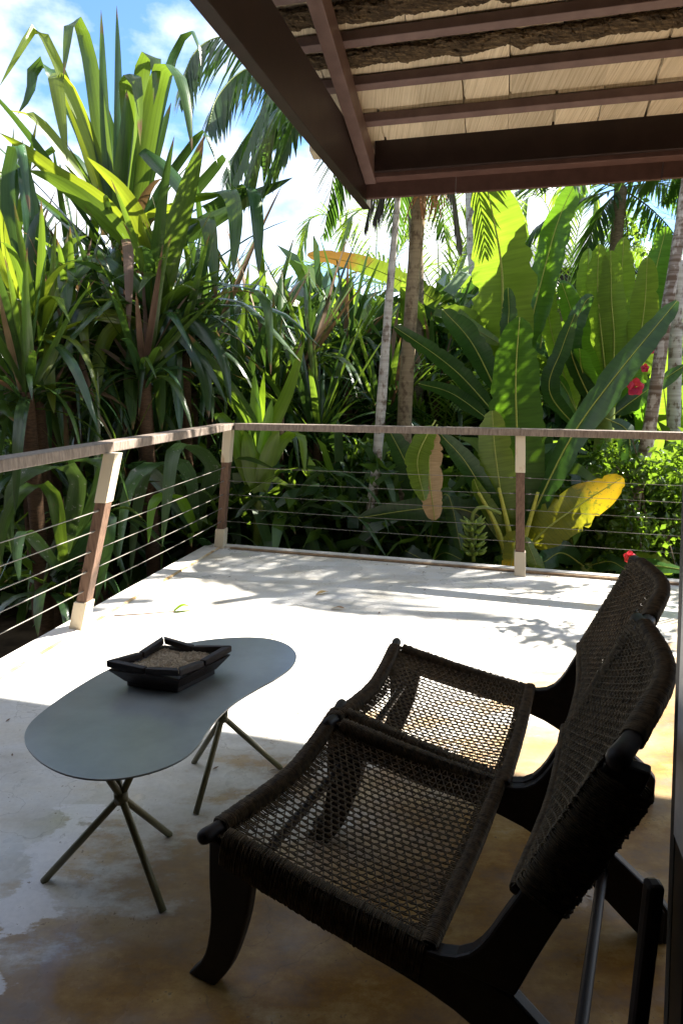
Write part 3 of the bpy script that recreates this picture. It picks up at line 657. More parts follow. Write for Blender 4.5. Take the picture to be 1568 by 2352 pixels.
# ---- tall strap leaved plant, left (upper head and lower head are two plants)
p1 = plant_at('strap_leaf_plant', 290, 6.6, 'tallest strap leaved plant at left with stiff leaves rising against the clouds', 'plant')
hb = at(275, 620, 6.6)
trunk(p1, [(hb[0] + .05, hb[1], GZ), at(290, 800, 6.6), hb], [.10, .085, .07], M_dark_trunk)
for a in (
 ([(270, 560), (248, 380), (238, 190), (232, 22)], 6.6, 6.4, 27, 'strap'), ([(275, 540), (272, 380), (272, 180), (268, 12)], 6.6, 6.6, 24, 'strapd'),
 ([(285, 600), (286, 440), (292, 300), (290, 205)], 6.55, 6.3, 62, 'strap', 'p', .2), ([(275, 580), (262, 450), (258, 330), (250, 250)], 6.7, 6.7, 45, 'strapd'),
 ([(262, 520), (235, 330), (208, 150), (180, 48), (160, 48), (152, 110), (146, 172)], 6.6, 6.1, 42, 'strap', 'f', .3), 
 ([(255, 500), (215, 360), (170, 240), (120, 120), (84, 64), (50, 110), (0, 195)], 6.6, 6.0, 30, 'strapy', 'f', .9),
 ([(250, 520), (205, 340), (140, 200), (96, 143), (76, 160), (68, 215), (40, 262)], 6.7, 6.5, 44, 'strapd', 'f', .6),
 ([(258, 530), (205, 330), (150, 190), (128, 168), (138, 250), (155, 372)], 6.6, 6.1, 46, 'strapy', 'f', .15),
 ([(290, 560), (312, 350), (325, 180), (340, 122), (356, 130), (358, 180), (352, 240)], 6.6, 6.2, 48, 'strap', 'f', .2),
 ([(295, 560), (335, 330), (365, 180), (385, 148), (410, 165), (430, 240), (441, 345)], 6.5, 6.0, 50, 'strap', 'f', .3),
 ([(290, 540), (300, 330), (292, 190), (298, 168), (315, 200), (322, 335)], 6.5, 6.1, 46, 'strap', 'f', -.2),
 ([(300, 560), (350, 300), (400, 120), (438, 70), (455, 95), (462, 150)], 6.7, 6.6, 40, 'strapd', 'f', .9),
 ([(300, 580), (330, 440), (372, 300), (393, 235)], 6.7, 6.8, 36, 'strapd'), ([(290, 600), (240, 470), (180, 370), (130, 340), (70, 390)], 6.7, 6.6, 40, 'strapd', 'f', 1.),
 ([(255, 540), (190, 420), (100, 290), (60, 262), (0, 250)], 6.5, 6.0, 46, 'strapy', 'f', 1.1), ([(320, 600), (245, 480), (130, 400), (60, 345), (0, 305)], 6.2, 5.8, 52, 'strapy', 'p', .5),
 ([(345, 640), (300, 560), (200, 465), (120, 410), (62, 390)], 6.2, 5.8, 54, 'strap', 'p', .4), ([(340, 610), (325, 520), (280, 440), (200, 360)], 6.1, 5.9, 44, 'strapy', 'p', .3),
 ([(345, 600), (330, 540), (320, 490)], 6.1, 5.9, 30, 'strapy'), ([(240, 540), (235, 470), (222, 380), (215, 260)], 6.8, 6.8, 30, 'dry', 'p', .2),
 ([(325, 345), (370, 380), (415, 430), (440, 500)], 6.4, 6.0, 44, 'strapd', 'p', .3), ([(322, 500), (400, 470), (470, 445), (565, 428)], 6.5, 6.2, 34, 'strapy', 'f', 1.),
 ([(420, 460), (500, 440), (526, 440), (540, 500), (536, 628)], 6.3, 5.9, 44, 'strap', 'f', .1), ([(470, 480), (550, 440), (580, 430), (592, 500), (594, 630)], 6.4, 6.1, 42, 'strapd', 'f', .3),
 ([(330, 560), (420, 540), (540, 470), (672, 407)], 6.6, 6.6, 46, 'strapd', 'p', .2), ([(340, 640), (390, 560), (460, 500), (476, 505), (486, 580), (497, 692)], 6.3, 5.8, 46, 'strap', 'f', .2),
 ([(300, 600), (360, 450), (440, 330), (470, 300), (500, 380)], 6.7, 6.7, 34, 'strapd', 'f', .8), ([(300, 600), (380, 510), (480, 400), (520, 360), (530, 430)], 6.8, 6.8, 34, 'strapd', 'f', .7),
 ): hero(p1, *a)
rosette(p1, hb, 34, 1.35, ['strapd', 'strapd', 'strap', 'strap', 'drystrap'], .078, (-.1, 1.), seed=3)
p2 = plant_at('strap_leaf_plant', 352, 5.9, 'dark strap leaved plant at left with a broad erect leaf and hanging skirt', 'plant')
hb = at(352, 735, 5.9)
trunk(p2, [(hb[0] - .1, hb[1] + .1, GZ), at(330, 900, 5.95), hb], [.09, .08, .07], M_dark_trunk)
for a in (
 ([(360, 720), (385, 590), (425, 450), (468, 312)], 5.9, 5.5, 66, 'strap', 'p', .1), ([(350, 730), (370, 640), (400, 560), (455, 510)], 5.95, 5.9, 50, 'strapd', 'p', .3),
 ([(355, 730), (440, 690), (540, 688), (610, 740), (690, 830)], 5.9, 5.5, 40, 'strapd', 'f', 1.2), ([(355, 725), (440, 650), (540, 655), (610, 690), (622, 860)], 5.9, 5.4, 38, 'strap', 'f', .3),
 ([(355, 735), (450, 705), (560, 700), (650, 720), (740, 800)], 6.0, 5.8, 36, 'strapd', 'f', 1.1), ([(345, 745), (318, 780), (302, 880), (306, 985)], 5.8, 5.5, 46, 'strap', 'p', .2, 'strap'),
 ([(352, 750), (357, 820), (366, 900), (372, 985)], 5.8, 5.6, 44, 'strap', 'p', -.3), ([(362, 750), (395, 810), (410, 900), (415, 1000)], 5.8, 5.6, 42, 'strapd', 'p', .4),
 ([(340, 735), (290, 700), (240, 690), (160, 702)], 5.8, 5.4, 40, 'strapy', 'f', 1.2), ([(240, 692), (180, 712), (168, 780), (145, 845)], 5.6, 5.2, 42, 'strap', 'p', .2),
 ([(345, 715), (290, 640), (215, 590), (190, 610), (140, 680)], 5.9, 5.4, 50, 'strap', 'f', .7), ([(240, 610), (176, 600), (150, 630), (155, 720)], 5.7, 5.3, 55, 'strap', 'f', .1),
 ([(340, 745), (270, 750), (235, 800), (222, 880), (226, 950)], 5.8, 5.4, 40, 'strapy', 'p', .4), ([(335, 745), (220, 720), (190, 740), (205, 830)], 5.7, 5.2, 36, 'strapy', 'p', .2),
 ([(365, 740), (430, 780), (470, 860), (480, 960)], 5.8, 5.6, 44, 'strapd', 'p', .4), ([(365, 735), (440, 740), (510, 820), (530, 930)], 5.9, 5.7, 40, 'strapd', 'p', .3),
 ): hero(p2, *a)
rosette(p2, hb, 44, 1.2, ['strapd', 'strapd', 'strap', 'strap', 'strapd', 'strap', 'drystrap'], .078, (-.2, .8), seed=8)
p3 = plant_at('strap_leaf_plant', 40, 5.3, 'yellow green strap leaved plant cut by the left picture edge', 'plant')
hb = at(70, 770, 5.3); trunk(p3, [(hb[0], hb[1], GZ), hb], [.08, .06], M_dark_trunk)
for a in (
 ([(75, 770), (50, 690), (20, 600), (0, 480)], 5.3, 5.0, 40, 'strapy'), ([(80, 770), (110, 700), (130, 680), (150, 720)], 5.3, 4.9, 40, 'strapy', 'f', .3),
 ([(70, 770), (20, 690), (-30, 650)], 5.2, 4.8, 46, 'strapy'), ([(85, 770), (120, 790), (112, 850), (124, 950)], 5.2, 4.9, 40, 'strapy', 'p', .2), ([(60, 770), (40, 700), (0, 690)], 5.2, 5.0, 44, 'strap'),
 ([(80, 760), (120, 640), (160, 560), (200, 540)], 5.5, 5.5, 36, 'strap', 'f', .8), ([(60, 780), (10, 800), (-10, 900), (35, 970)], 5.1, 4.7, 46, 'strap', 'p', .2), ([(70, 770), (60, 640), (75, 520), (110, 470)], 5.6, 5.7, 34, 'strapd'),
 ([(70, 760), (30, 560), (20, 400), (45, 330), (70, 500)], 5.7, 5.6, 40, 'strapd', 'f', .2), ([(60, 760), (75, 560), (60, 420), (50, 380), (30, 450), (30, 560)], 5.8, 5.7, 44, 'strapd', 'f', .4)): hero(p3, *a)
rosette(p3, hb, 36, 1.0, ['strapy', 'strap', 'strapd', 'strapd'], .078, (-.2, .9), seed=4)
# ---- bright green rosette behind the corner post
p4 = plant_at('bright_rosette_plant', 595, 6.05, 'bright yellow green rosette of sword leaves just behind the corner post', 'plant')
for a in (
 ([(585, 1100), (575, 985), (520, 890), (432, 766)], 6.05, 5.7, 58, 'strap', 'p', .5), ([(600, 1100), (620, 990), (660, 900), (699, 783)], 6.0, 5.8, 42, 'bright', 'p', .1), ([(590, 1120), (588, 980), (585, 850)], 6.0, 5.9, 44, 'bright'),
 ([(595, 1120), (610, 1000), (625, 915)], 5.95, 5.85, 40, 'bright'), ([(590, 1110), (598, 950), (606, 855)], 6.1, 6.0, 32, 'bright'), ([(580, 1100), (560, 990), (555, 900)], 6.1, 6.2, 46, 'strap', 'p', .3),
 ([(600, 1110), (650, 1010), (692, 1000), (700, 1090)], 6.0, 5.8, 36, 'bright', 'f', .3), ([(595, 1130), (570, 1020), (560, 990)], 5.9, 5.8, 60, 'bright'), ([(600, 1130), (620, 1040), (640, 980)], 5.9, 5.8, 52, 'bright'),
 ([(575, 1110), (545, 1010), (500, 950), (495, 965)], 5.95, 5.55, 42, 'bright', 'f', .6), ([(570, 1110), (530, 985), (520, 975), (490, 1000)], 5.9, 5.5, 46, 'bright', 'f', .9)): hero(p4, *a)
trunk(p4, [(*at(595, 1130, 6.05)[:2], GZ), at(595, 1140, 6.05)], [.07, .06], M_stem, 'stem')
# ---- spotted strap leaves arching below the left and back railing
p5 = plant_at('spotted_strap_plant', 470, 5.7, 'low strap leaved plant with pale spotted leaves drooping behind the left cables', 'plant')
for a in (
 ([(440, 1200), (490, 1080), (440, 1022), (400, 1030), (385, 1130), (372, 1255)], 5.9, 5.0, 46, 'strapw', 'f', .2), ([(450, 1200), (430, 1080), (370, 1060), (300, 1110), (270, 1300)], 5.8, 4.9, 40, 'strapw', 'f', .5),
 ([(450, 1200), (390, 1085), (340, 1070), (310, 1200), (300, 1330)], 5.8, 5.0, 36, 'strapw', 'f', .3), ([(460, 1200), (480, 1100), (550, 1050), (640, 1080)], 5.9, 5.8, 38, 'strap', 'f', .9),
 ([(450, 1220), (410, 1140), (355, 1150), (340, 1250)], 5.6, 5.0, 32, 'bright', 'f', .3), ([(440, 1210), (350, 1090), (280, 1070), (200, 1150), (180, 1280)], 5.7, 5.0, 40, 'strapd', 'f', .7)): hero(p5, *a)
rosette(p5, at(450, 1230, 5.9), 16, .8, ['strapd', 'strapw', 'strap'], .11, (0, .9), seed=21)
p6 = plant_at('spotted_strap_plant', 60, 4.6, 'low strap leaved plant with spotted leaf drooping beside the nearest left cables', 'plant')
for a in (
 ([(140, 1300), (180, 1100), (120, 1070), (50, 1090), (20, 1160), (30, 1290)], 4.8, 4.3, 50, 'strapw', 'f', .3), ([(150, 1300), (230, 1080), (180, 1060), (60, 1075), (30, 1080)], 4.9, 4.6, 46, 'strap', 'f', 1.),
 ([(150, 1300), (120, 1130), (60, 1120), (10, 1200), (0, 1320)], 4.7, 4.2, 40, 'strap', 'f', .4), ([(140, 1310), (60, 1220), (40, 1260), (45, 1340)], 4.6, 4.2, 36, 'strapw', 'f', .2), ([(150, 1310), (240, 1180), (250, 1240), (215, 1400)], 4.7, 4.4, 38, 'strapd', 'f', .2)): hero(p6, *a)
rosette(p6, at(120, 1330, 4.9), 18, .75, ['strapd', 'strap', 'strapw'], .12, (0, .9), seed=22)
p7 = plant_at('spotted_strap_plant', 820, 6.1, 'low strap leaved plant with pale arching leaves between corner post and pale trunk', 'plant')
for a in (
 ([(650, 1200), (720, 1090), (800, 1090), (870, 1150), (893, 1225)], 6.1, 5.7, 36, 'strapw', 'f', 1.), ([(640, 1210), (740, 1140), (830, 1190), (888, 1282)], 6.0, 5.6, 34, 'strapw', 'f', 1.1),
 ([(640, 1210), (700, 1160), (740, 1165), (790, 1180)], 6.0, 5.7, 30, 'strapw', 'f', 1.3), ([(640, 1200), (680, 1080), (760, 1080), (850, 1110)], 6.3, 6.2, 34, 'strap', 'f', 1.), ([(640, 1210), (600, 1150), (560, 1170), (540, 1190)], 6.0, 5.7, 30, 'strapw', 'f', .9)): hero(p7, *a)
rosette(p7, at(650, 1230, 6.2), 20, .8, ['strapd', 'strapd', 'strap'], .078, (0, .9), seed=23)
# ---- filling strap plants farther back
FILL = [(-120, 6.3, 760, .9, 'dense strap leaved plant half outside the left picture edge'), (150, 7.6, 860, .9, 'shaded strap leaved plant behind the left dark trunks'), (480, 7.4, 815, 1.15, 'strap leaved plant with long arching leaves right of the hanging skirt'),
        (610, 8.2, 800, .95, 'strap leaved plant with blue green arching leaves under the bright clouds'), (710, 7.2, 830, .9, 'strap leaved plant with a full dark head left of the pale trunk'), (800, 8.4, 810, .85, 'strap leaved plant whose head meets the pale thin trunk'),
        (540, 6.9, 960, .95, 'low dark strap leaved plant behind the bright rosette'), (730, 6.8, 1010, .9, 'low dark strap leaved plant above the back handrail beside the pale trunk'), (240, 6.4, 1010, .9, 'low dark strap leaved plant above the left handrail'), (60, 6.0, 1060, .9, 'low dark strap leaved plant beyond the nearest end of the left handrail'),
        (1000, 8.5, 900, .9, 'dark strap leaved plant right of the tan trunk'), (380, 6.5, 1130, .9, 'low shaded strap leaved plant seen through the left cables')]
FILL += [(20, 6.4, 690, 1.0, 'dense dark strap leaved plant at the left edge above the yellow green one'), (190, 7.0, 720, 1.0, 'dense strap leaved plant between the left edge and the tallest plant'), (110, 5.5, 900, .85, 'strap leaved plant just over the left handrail near the picture edge'),
         (290, 6.2, 900, .9, 'strap leaved plant with hanging leaves over the middle of the left handrail'), (440, 6.6, 890, .95, 'strap leaved plant between the left handrail and the bright rosette'), (640, 7.0, 920, .9, 'strap leaved plant behind the bright rosette to its right'),
         (880, 7.6, 960, .85, 'strap leaved plant between the two slim trunks'), (330, 5.6, 860, .8, 'drooping dark strap leaved head hiding the trunks right of the left edge'), (60, 4.9, 900, .8, 'drooping dark strap leaved head in front of the bare trunk at the left edge'),
         (160, 5.9, 800, .85, 'strap leaved head filling the gap between the yellow green plant and the hanging skirt'), (420, 6.1, 800, .85, 'strap leaved head just right of the hanging skirt'), (220, 5.3, 1190, .75, 'low strap leaved plant seen between the two left posts')]
for i, (px, y, py, LL, lab) in enumerate(FILL):
    e = plant_at('strap_leaf_plant', px, y, lab, 'plant', 'strap leaved plants filling the garden'); h = at(px, py, y)
    trunk(e, [(h[0], h[1], GZ), h], [.07, .055], M_dark_trunk, 'stem', 8)
    rosette(e, h, 46, LL * 1.06, ['strapd', 'strapd', 'strap', 'strap', 'strapd', 'strap', 'drystrap' if py < 1000 else 'strap'], .075, (-.1, 1.3), seed=40 + i)

# ---- slim trunks
def palmtrunk(name, pts, y, wpx, mat, label, cat='palm tree'):
    P = [at(px, py, y) for px, py in pts]; P[0] = np.array([P[0][0], P[0][1], P[0][2]]); base = np.array([P[0][0] + (P[0][0] - P[1][0]) * .3, P[0][1], GZ]); e = absempty(name, base); tag(e, label, cat)
    trunk(e, [base] + P, [w_ / F * y / 2 for w_ in [wpx[0] * 1.05] + list(wpx)], mat, 'trunk', 14); return e, P
thin, Pt = palmtrunk('slim_palm', [(838, 1270), (858, 1120), (870, 1000), (893, 690), (915, 430), (922, 260)], 6.2, [24, 23, 22, 18, 13, 12], M_white_bark, 'slim palm with pale lichen spotted trunk just left of the tan trunk')
tan, Pn = palmtrunk('tan_trunk_palm', [(925, 1285), (928, 980), (945, 690), (965, 430), (972, 250)], 6.6, [33, 34, 30, 30, 29], M_tan_bark, 'palm with smooth tan ringed trunk standing at mid picture')
grey, Pg = palmtrunk('grey_trunk_palm', [(1100, 900), (1098, 750), (1086, 540), (1080, 330)], 10.5, [32, 31, 28, 26], M_white_bark, 'distant grey palm trunk half hidden by the tall banana leaf')
w1, Pw = palmtrunk('white_trunk_tree', [(1435, 1285), (1455, 1150), (1490, 990), (1530, 720), (1568, 480), (1590, 300)], 6.0, [34, 32, 28, 26, 24, 22], M_white_bark2, 'leaning tree with mottled white trunk near the right picture edge', 'tree')
w2, Pw2 = palmtrunk('spotted_trunk_tree', [(1545, 1250), (1546, 1050), (1548, 880), (1556, 600)], 7.2, [30, 30, 29, 27], M_white_bark, 'upright slender tree with spotted trunk right of the leaning white trunk', 'tree')

# ---- palm fronds
def frond(plant, pts, ll, droop, mat, nl=46, lw=.028, seed=0, hang=0., rach=.012, name='frond'):
    R_ = np.random.RandomState(seed); P = smoothpts(np.array(pts), nl); T = np.gradient(P, axis=0); T /= np.linalg.norm(T, axis=1)[:, None]; V = []; Fc = []; UV = []
    for i in range(3, nl):
        a = i / (nl - 1); L = ll * (math.sin(math.pi * min(1, .12 + a * .86)) ** .6) * R_.uniform(.85, 1.1)
        side0 = np.cross(T[i], [0, 0, 1.]); side0 /= np.linalg.norm(side0) + 1e-9
        for s in (-1, 1):
            d0 = side0 * s * (1 - hang) + T[i] * (.35 + .7 * a) + np.array([0, 0, .22 * (1 - hang) - hang * 1.1]) + R_.normal(0, .07, 3); d0 /= np.linalg.norm(d0)
            p = P[i]; n0 = len(V); wv = np.cross(d0, [0, 0, 1.]); wv /= np.linalg.norm(wv) + 1e-9; w_ = lw * R_.uniform(.8, 1.15)
            q = p.copy(); dd = d0.copy()
            for k in range(4):
                f = (.55, 1., .8, .06)[k]; V.append(q - wv * w_ * f / 2); V.append(q + wv * w_ * f / 2); UV += [(0, k / 3), (1, k / 3)]
                dd = dd + np.array([0, 0, -droop * .33]); dd /= np.linalg.norm(dd); q = q + dd * L / 3
            for k in range(3): Fc.append((n0 + 2 * k, n0 + 2 * k + 1, n0 + 2 * k + 3, n0 + 2 * k + 2))
    me = bpy.data.meshes.new(name); me.from_pydata([tuple(v) for v in V], [], Fc); me.update(); uvl = me.uv_layers.new(name='UVMap')
    li = np.zeros(len(me.loops), int); me.loops.foreach_get('vertex_index', li); uvl.data.foreach_set('uv', np.array(UV)[li].astype(np.float32).ravel()); me.materials.append(LM[mat])
    o = link(name, me, None, plant); o.location = -Vector(plant.location); o['kind'] = 'stuff'
    b = MB(); b.tube(P, np.linspace(rach, rach * .3, nl), 5); r = b.build('rachis', M_stem, None, True); r.parent = o
    return o
def pf(plant, pix, y0, y1, *a, **k):
    n = len(pix); return frond(plant, [at(px, py, y0 + (y1 - y0) * i / (n - 1)) for i, (px, py) in enumerate(pix)], *a, **k)
# coconut style palm over the left beam
pl = absempty('drooping_palm', (*at(960, 900, 8.5)[:2], GZ)); tag(pl, 'palm whose drooping fronds hang beside the roof corner against blue sky', 'palm tree')
hubp = at(730, 160, 8.5); trunk(pl, [(*at(960, 900, 8.5)[:2], GZ), at(955, 560, 8.5), at(900, 330, 8.5), hubp], [.10, .09, .08, .08], M_trunk)
pf(pl, [(730, 160), (600, 90), (500, 85), (440, 130), (415, 230)], 8.5, 7.6, .75, .8, 'palm', 50, .045, 1, .45)
pf(pl, [(730, 170), (640, 150), (560, 160), (500, 220), (478, 290)], 8.5, 7.4, .7, .8, 'palm', 50, .045, 2, .5)
pf(pl, [(730, 180), (660, 210), (600, 270), (545, 345), (520, 420)], 8.5, 7.6, .65, .7, 'palm', 50, .045, 3, .35)
pf(pl, [(730, 190), (670, 230), (620, 290), (600, 370)], 8.5, 8.2, .6, .7, 'palm', 44, .045, 4, .4)
pf(pl, [(730, 170), (800, 60), (900, 60)], 8.5, 8.5, .8, .7, 'palm', 40, .045, 5, .3)
# crowns of the slim palms: dark hanging fronds under the eave
for (pt, P, y, sd_) in ((tan, Pn, 6.6, 10), (thin, Pt, 6.2, 20)):
    top = P[-1]
    for k in range(9):
        a = k * 2.4 + sd_; L = 1.5; dx, dy = math.cos(a), math.sin(a)
        frond(pt, [top, top + np.array([dx * .5, dy * .5, .35]), top + np.array([dx * 1.1, dy * 1.1, .1]), top + np.array([dx * 1.5, dy * 1.5, -.7])], .55, .6, 'palm', 40, .035, sd_ + k, .3)
pf(tan, [(972, 300), (935, 340), (890, 400), (858, 500)], 6.6, 6.4, .45, .6, 'palmdry', 40, .014, 31, .8)
pf(tan, [(972, 300), (1010, 350), (1040, 430), (1060, 560)], 6.6, 6.5, .45, .6, 'palmdry', 44, .014, 32, .8)
pf(tan, [(972, 300), (900, 350), (860, 430), (838, 520)], 6.7, 6.7, .4, .6, 'palmdry', 36, .014, 33, .8)
b = MB()
for k in range(34):
    p = at(985 + rnd.uniform(-25, 30), 425 + rnd.uniform(-10, 10), 6.5); q = p + np.array([rnd.uniform(-.13, .13), rnd.uniform(-.1, .1), -rnd.uniform(.08, .32)])
    b.tube([p, (p + q) / 2 + np.array([rnd.uniform(-.03, .03), 0, 0]), q], .005, 4)
tag(b.build('inflorescence', M_orange, tan), kind='stuff')
pc = absempty('fan_crown_palm', (*at(1425, 900, 9.2)[:2], GZ)); tag(pc, 'palm with a full feathery crown at the upper right under the eave', 'palm tree')
hubp = at(1425, 430, 9.2); trunk(pc, [(hubp[0], hubp[1], GZ), hubp], [.10, .08], M_trunk)
for k in range(12):
    a = k * .5236 + .2; dx, dz = math.cos(a), math.sin(a); L = rnd.uniform(1.3, 1.7); dy = rnd.uniform(-.9, .5)
    frond(pc, [hubp, hubp + np.array([dx * .5 * L, dy * .4, dz * .42 * L + .25]), hubp + np.array([dx * .9 * L, dy * .8, dz * .6 * L + .1]), hubp + np.array([dx * 1.05 * L, dy, dz * .6 * L - .5])], .62, .5, 'palm', 46, .04, 50 + k, .15)
for k, (hx, hy, y, L, sd_) in enumerate(((1010, 640, 12, 2.6, 70), (860, 640, 14, 2.6, 90), (1300, 600, 13, 2.4, 110))):
    e = absempty('distant_palm', (*at(hx, 900, y)[:2], GZ)); tag(e, ('distant palm with thin pale green fronds between the tan trunk and the banana', 'distant palm with bright tips left of the pale slim trunk', 'distant palm behind the banana leaves at right')[k], 'palm tree', 'distant palms')
    h = at(hx, hy + 60, y); trunk(e, [(h[0], h[1], GZ), h], [.14, .11], M_trunk)
    for j in range(11):
        a = j * .571 + k; dx, dz = math.cos(a), max(-.25, math.sin(a)); dy = rnd.uniform(-.6, .6)
        frond(e, [h, h + np.array([dx * .5 * L, dy, dz * .5 * L + .3]), h + np.array([dx * .9 * L, dy * 1.4, dz * .7 * L]), h + np.array([dx * 1.1 * L, dy * 1.6, dz * .6 * L - .7])], .8, .4, 'palmy', 40, .04, sd_ + j, .1)
# areca clumps: yellow green fine leaflets, mid distance
for k, (hx, hy, y, sd_, lab) in enumerate(((720, 820, 9.5, 130, 'feathery yellow green palm clump left of the slim trunks'), (1010, 930, 8.2, 150, 'feathery palm clump low between the tan trunk and the banana'), (840, 800, 10.5, 170, 'feathery palm clump behind the pale slim trunk'))):
    e = absempty('feathery_palm_clump', (*at(hx, 900, y)[:2], GZ)); tag(e, lab, 'palm clump', 'feathery palm clumps')
    h = at(hx, hy + 120, y)
    for j in range(13):
        a = j * 2.4; dx, dy = math.cos(a), math.sin(a) * .7; s = rnd.uniform(.8, 1.2)
        frond(e, [np.array([h[0], h[1], GZ + .3]), h + np.array([dx * .2, dy * .2, .3]), h + np.array([dx * .7 * s, dy * .7 * s, .95 * s]), h + np.array([dx * 1.35 * s, dy * 1.3 * s, .75 * s])], .5, .5, 'palmy', 40, .035, sd_ + j, .12)

# ---- banana plants
def banana(px, y, label): return tag(plant_at('banana_plant', px, y, label, 'banana plant'))
b1 = banana(1180, 5.9, 'banana plant with fruit bunch and yellow stalks behind the right post')
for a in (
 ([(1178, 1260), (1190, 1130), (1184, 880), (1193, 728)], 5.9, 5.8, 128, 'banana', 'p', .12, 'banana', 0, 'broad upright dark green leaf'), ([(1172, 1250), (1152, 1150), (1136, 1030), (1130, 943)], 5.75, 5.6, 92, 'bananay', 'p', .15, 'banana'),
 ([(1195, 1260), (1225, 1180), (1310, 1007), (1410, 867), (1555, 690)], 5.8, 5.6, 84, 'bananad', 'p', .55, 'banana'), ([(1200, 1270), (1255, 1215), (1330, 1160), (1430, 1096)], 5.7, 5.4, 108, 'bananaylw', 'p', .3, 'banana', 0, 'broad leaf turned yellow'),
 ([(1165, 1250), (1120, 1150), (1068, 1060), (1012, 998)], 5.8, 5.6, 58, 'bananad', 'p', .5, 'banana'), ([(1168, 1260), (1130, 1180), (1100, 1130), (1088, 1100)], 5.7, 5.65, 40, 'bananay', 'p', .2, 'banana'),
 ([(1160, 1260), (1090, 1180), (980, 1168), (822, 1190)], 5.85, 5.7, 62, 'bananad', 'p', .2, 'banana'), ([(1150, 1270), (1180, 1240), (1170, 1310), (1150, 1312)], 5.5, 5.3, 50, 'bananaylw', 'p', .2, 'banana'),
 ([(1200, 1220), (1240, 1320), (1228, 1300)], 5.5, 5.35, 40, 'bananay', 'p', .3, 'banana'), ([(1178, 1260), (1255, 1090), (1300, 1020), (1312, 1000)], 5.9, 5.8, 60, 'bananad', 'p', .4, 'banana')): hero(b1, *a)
dl = hero(b1, [(1004, 975), (990, 1005), (985, 1080), (998, 1195)], 5.5, 5.35, 72, 'dry', 'p', .15, 'banana', 0, 'withered tan leaf hanging down'); hero(b1, [(1000, 965), (980, 1000), (958, 1060), (975, 1150)], 5.48, 5.33, 58, 'bananay', 'p', .2, 'banana')
for pts in ([(1178, 1300), (1168, 1220), (1145, 1120)], [(1180, 1300), (1190, 1230), (1192, 1120)], [(1172, 1300), (1135, 1200), (1098, 1130)], [(1186, 1300), (1215, 1200), (1235, 1130)]):
    b = MB(); b.tube(smoothpts([at(px, py, 5.66) for px, py in pts], 12), np.linspace(.032, .014, 12), 8); b.build('leaf_stalk', M_ystem, b1, True)
trunk(b1, [(*at(1178, 1300, 5.8)[:2], GZ), at(1178, 1245, 5.8)], [.13, .10], M_stem, 'stem')
bun = MB(); bp = [at(px, py, 5.45) for px, py in ((1150, 1180), (1110, 1165), (1085, 1185), (1087, 1290))]; bun.tube(smoothpts(bp, 14), .016, 8); bunch = bun.build('banana_bunch', M_stem, b1, True)
fm = MB(); tt_ = np.linspace(0, 1, 7)[:, None]; fm.tube(np.hstack([.105 * tt_, 0 * tt_, .05 * tt_ ** 2]), [.007, .016, .0185, .0185, .017, .011, .004], 7); fme = fm.mesh('banana', M_fruit, True)
for row in range(5):
    for k in range(8):
        c = at(1087, 1202 + row * 17, 5.45); o = link('banana', fme, None, bunch); a = k * math.pi / 4 + row * .4; s_ = rnd.uniform(.8, 1.05)
        o.location = Vector(c) + Vector((math.cos(a) * .018, math.sin(a) * .018, 0)); o.rotation_euler = (0, rnd.uniform(-.3, .25), a); o.scale = (s_,) * 3
b2 = banana(1165, 6.9, 'tallest banana plant with huge upright leaf reaching the eave')
for a in (
 ([(1165, 900), (1155, 760), (1150, 600), (1112, 400)], 6.9, 6.7, 146, 'bananay', 'p', .1, 'banana', 0, 'huge upright yellow green leaf'), ([(1180, 900), (1244, 640), (1284, 500), (1330, 400)], 7.0, 6.9, 78, 'banana', 'p', .6, 'banana'),
 ([(1150, 920), (1085, 790), (1018, 712)], 6.7, 6.4, 62, 'bananad', 'p', .4, 'banana'), ([(1145, 960), (1065, 870), (1000, 815), (905, 750)], 6.6, 6.4, 48, 'bananad', 'p', .3, 'banana'), ([(1130, 970), (1040, 905), (960, 880)], 6.6, 6.5, 40, 'bananad', 'p', .3, 'banana'),
 ([(1160, 800), (1168, 720), (1166, 660)], 6.6, 6.5, 38, 'bananad', 'p', .3, 'banana'), ([(1180, 900), (1110, 760), (1040, 725), (1150, 790)], 7.0, 6.8, 50, 'bananay', 'p', .3, 'banana')): hero(b2, *a)
trunk(b2, [(*at(1165, 900, 6.9)[:2], GZ), at(1165, 880, 6.9)], [.12, .09], M_stem, 'stem')
b3 = banana(1395, 7.0, 'banana plant with glowing backlit upright leaves at right')
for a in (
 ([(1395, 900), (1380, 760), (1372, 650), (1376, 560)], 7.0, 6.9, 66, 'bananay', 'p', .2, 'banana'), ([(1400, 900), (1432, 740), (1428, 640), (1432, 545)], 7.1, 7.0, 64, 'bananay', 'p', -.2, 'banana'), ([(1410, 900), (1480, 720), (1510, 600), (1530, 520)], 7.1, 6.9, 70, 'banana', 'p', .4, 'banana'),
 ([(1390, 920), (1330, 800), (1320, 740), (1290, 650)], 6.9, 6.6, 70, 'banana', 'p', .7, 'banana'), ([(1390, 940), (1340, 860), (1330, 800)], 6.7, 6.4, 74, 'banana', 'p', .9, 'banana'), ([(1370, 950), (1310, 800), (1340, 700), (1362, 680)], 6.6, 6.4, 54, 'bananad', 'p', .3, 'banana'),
 ([(1340, 1000), (1262, 900), (1290, 800), (1320, 720)], 6.6, 6.3, 48, 'bananad', 'p', .4, 'banana'), ([(1390, 950), (1470, 830), (1500, 760)], 6.8, 6.5, 70, 'bananay', 'p', .3, 'banana'), ([(1400, 960), (1480, 900), (1570, 840)], 6.6, 6.3, 50, 'bananad', 'p', .5, 'banana'), ([(1390, 960), (1440, 990), (1445, 1060), (1440, 1100)], 6.3, 6.0, 50, 'bananad', 'p', .3, 'banana')): hero(b3, *a)
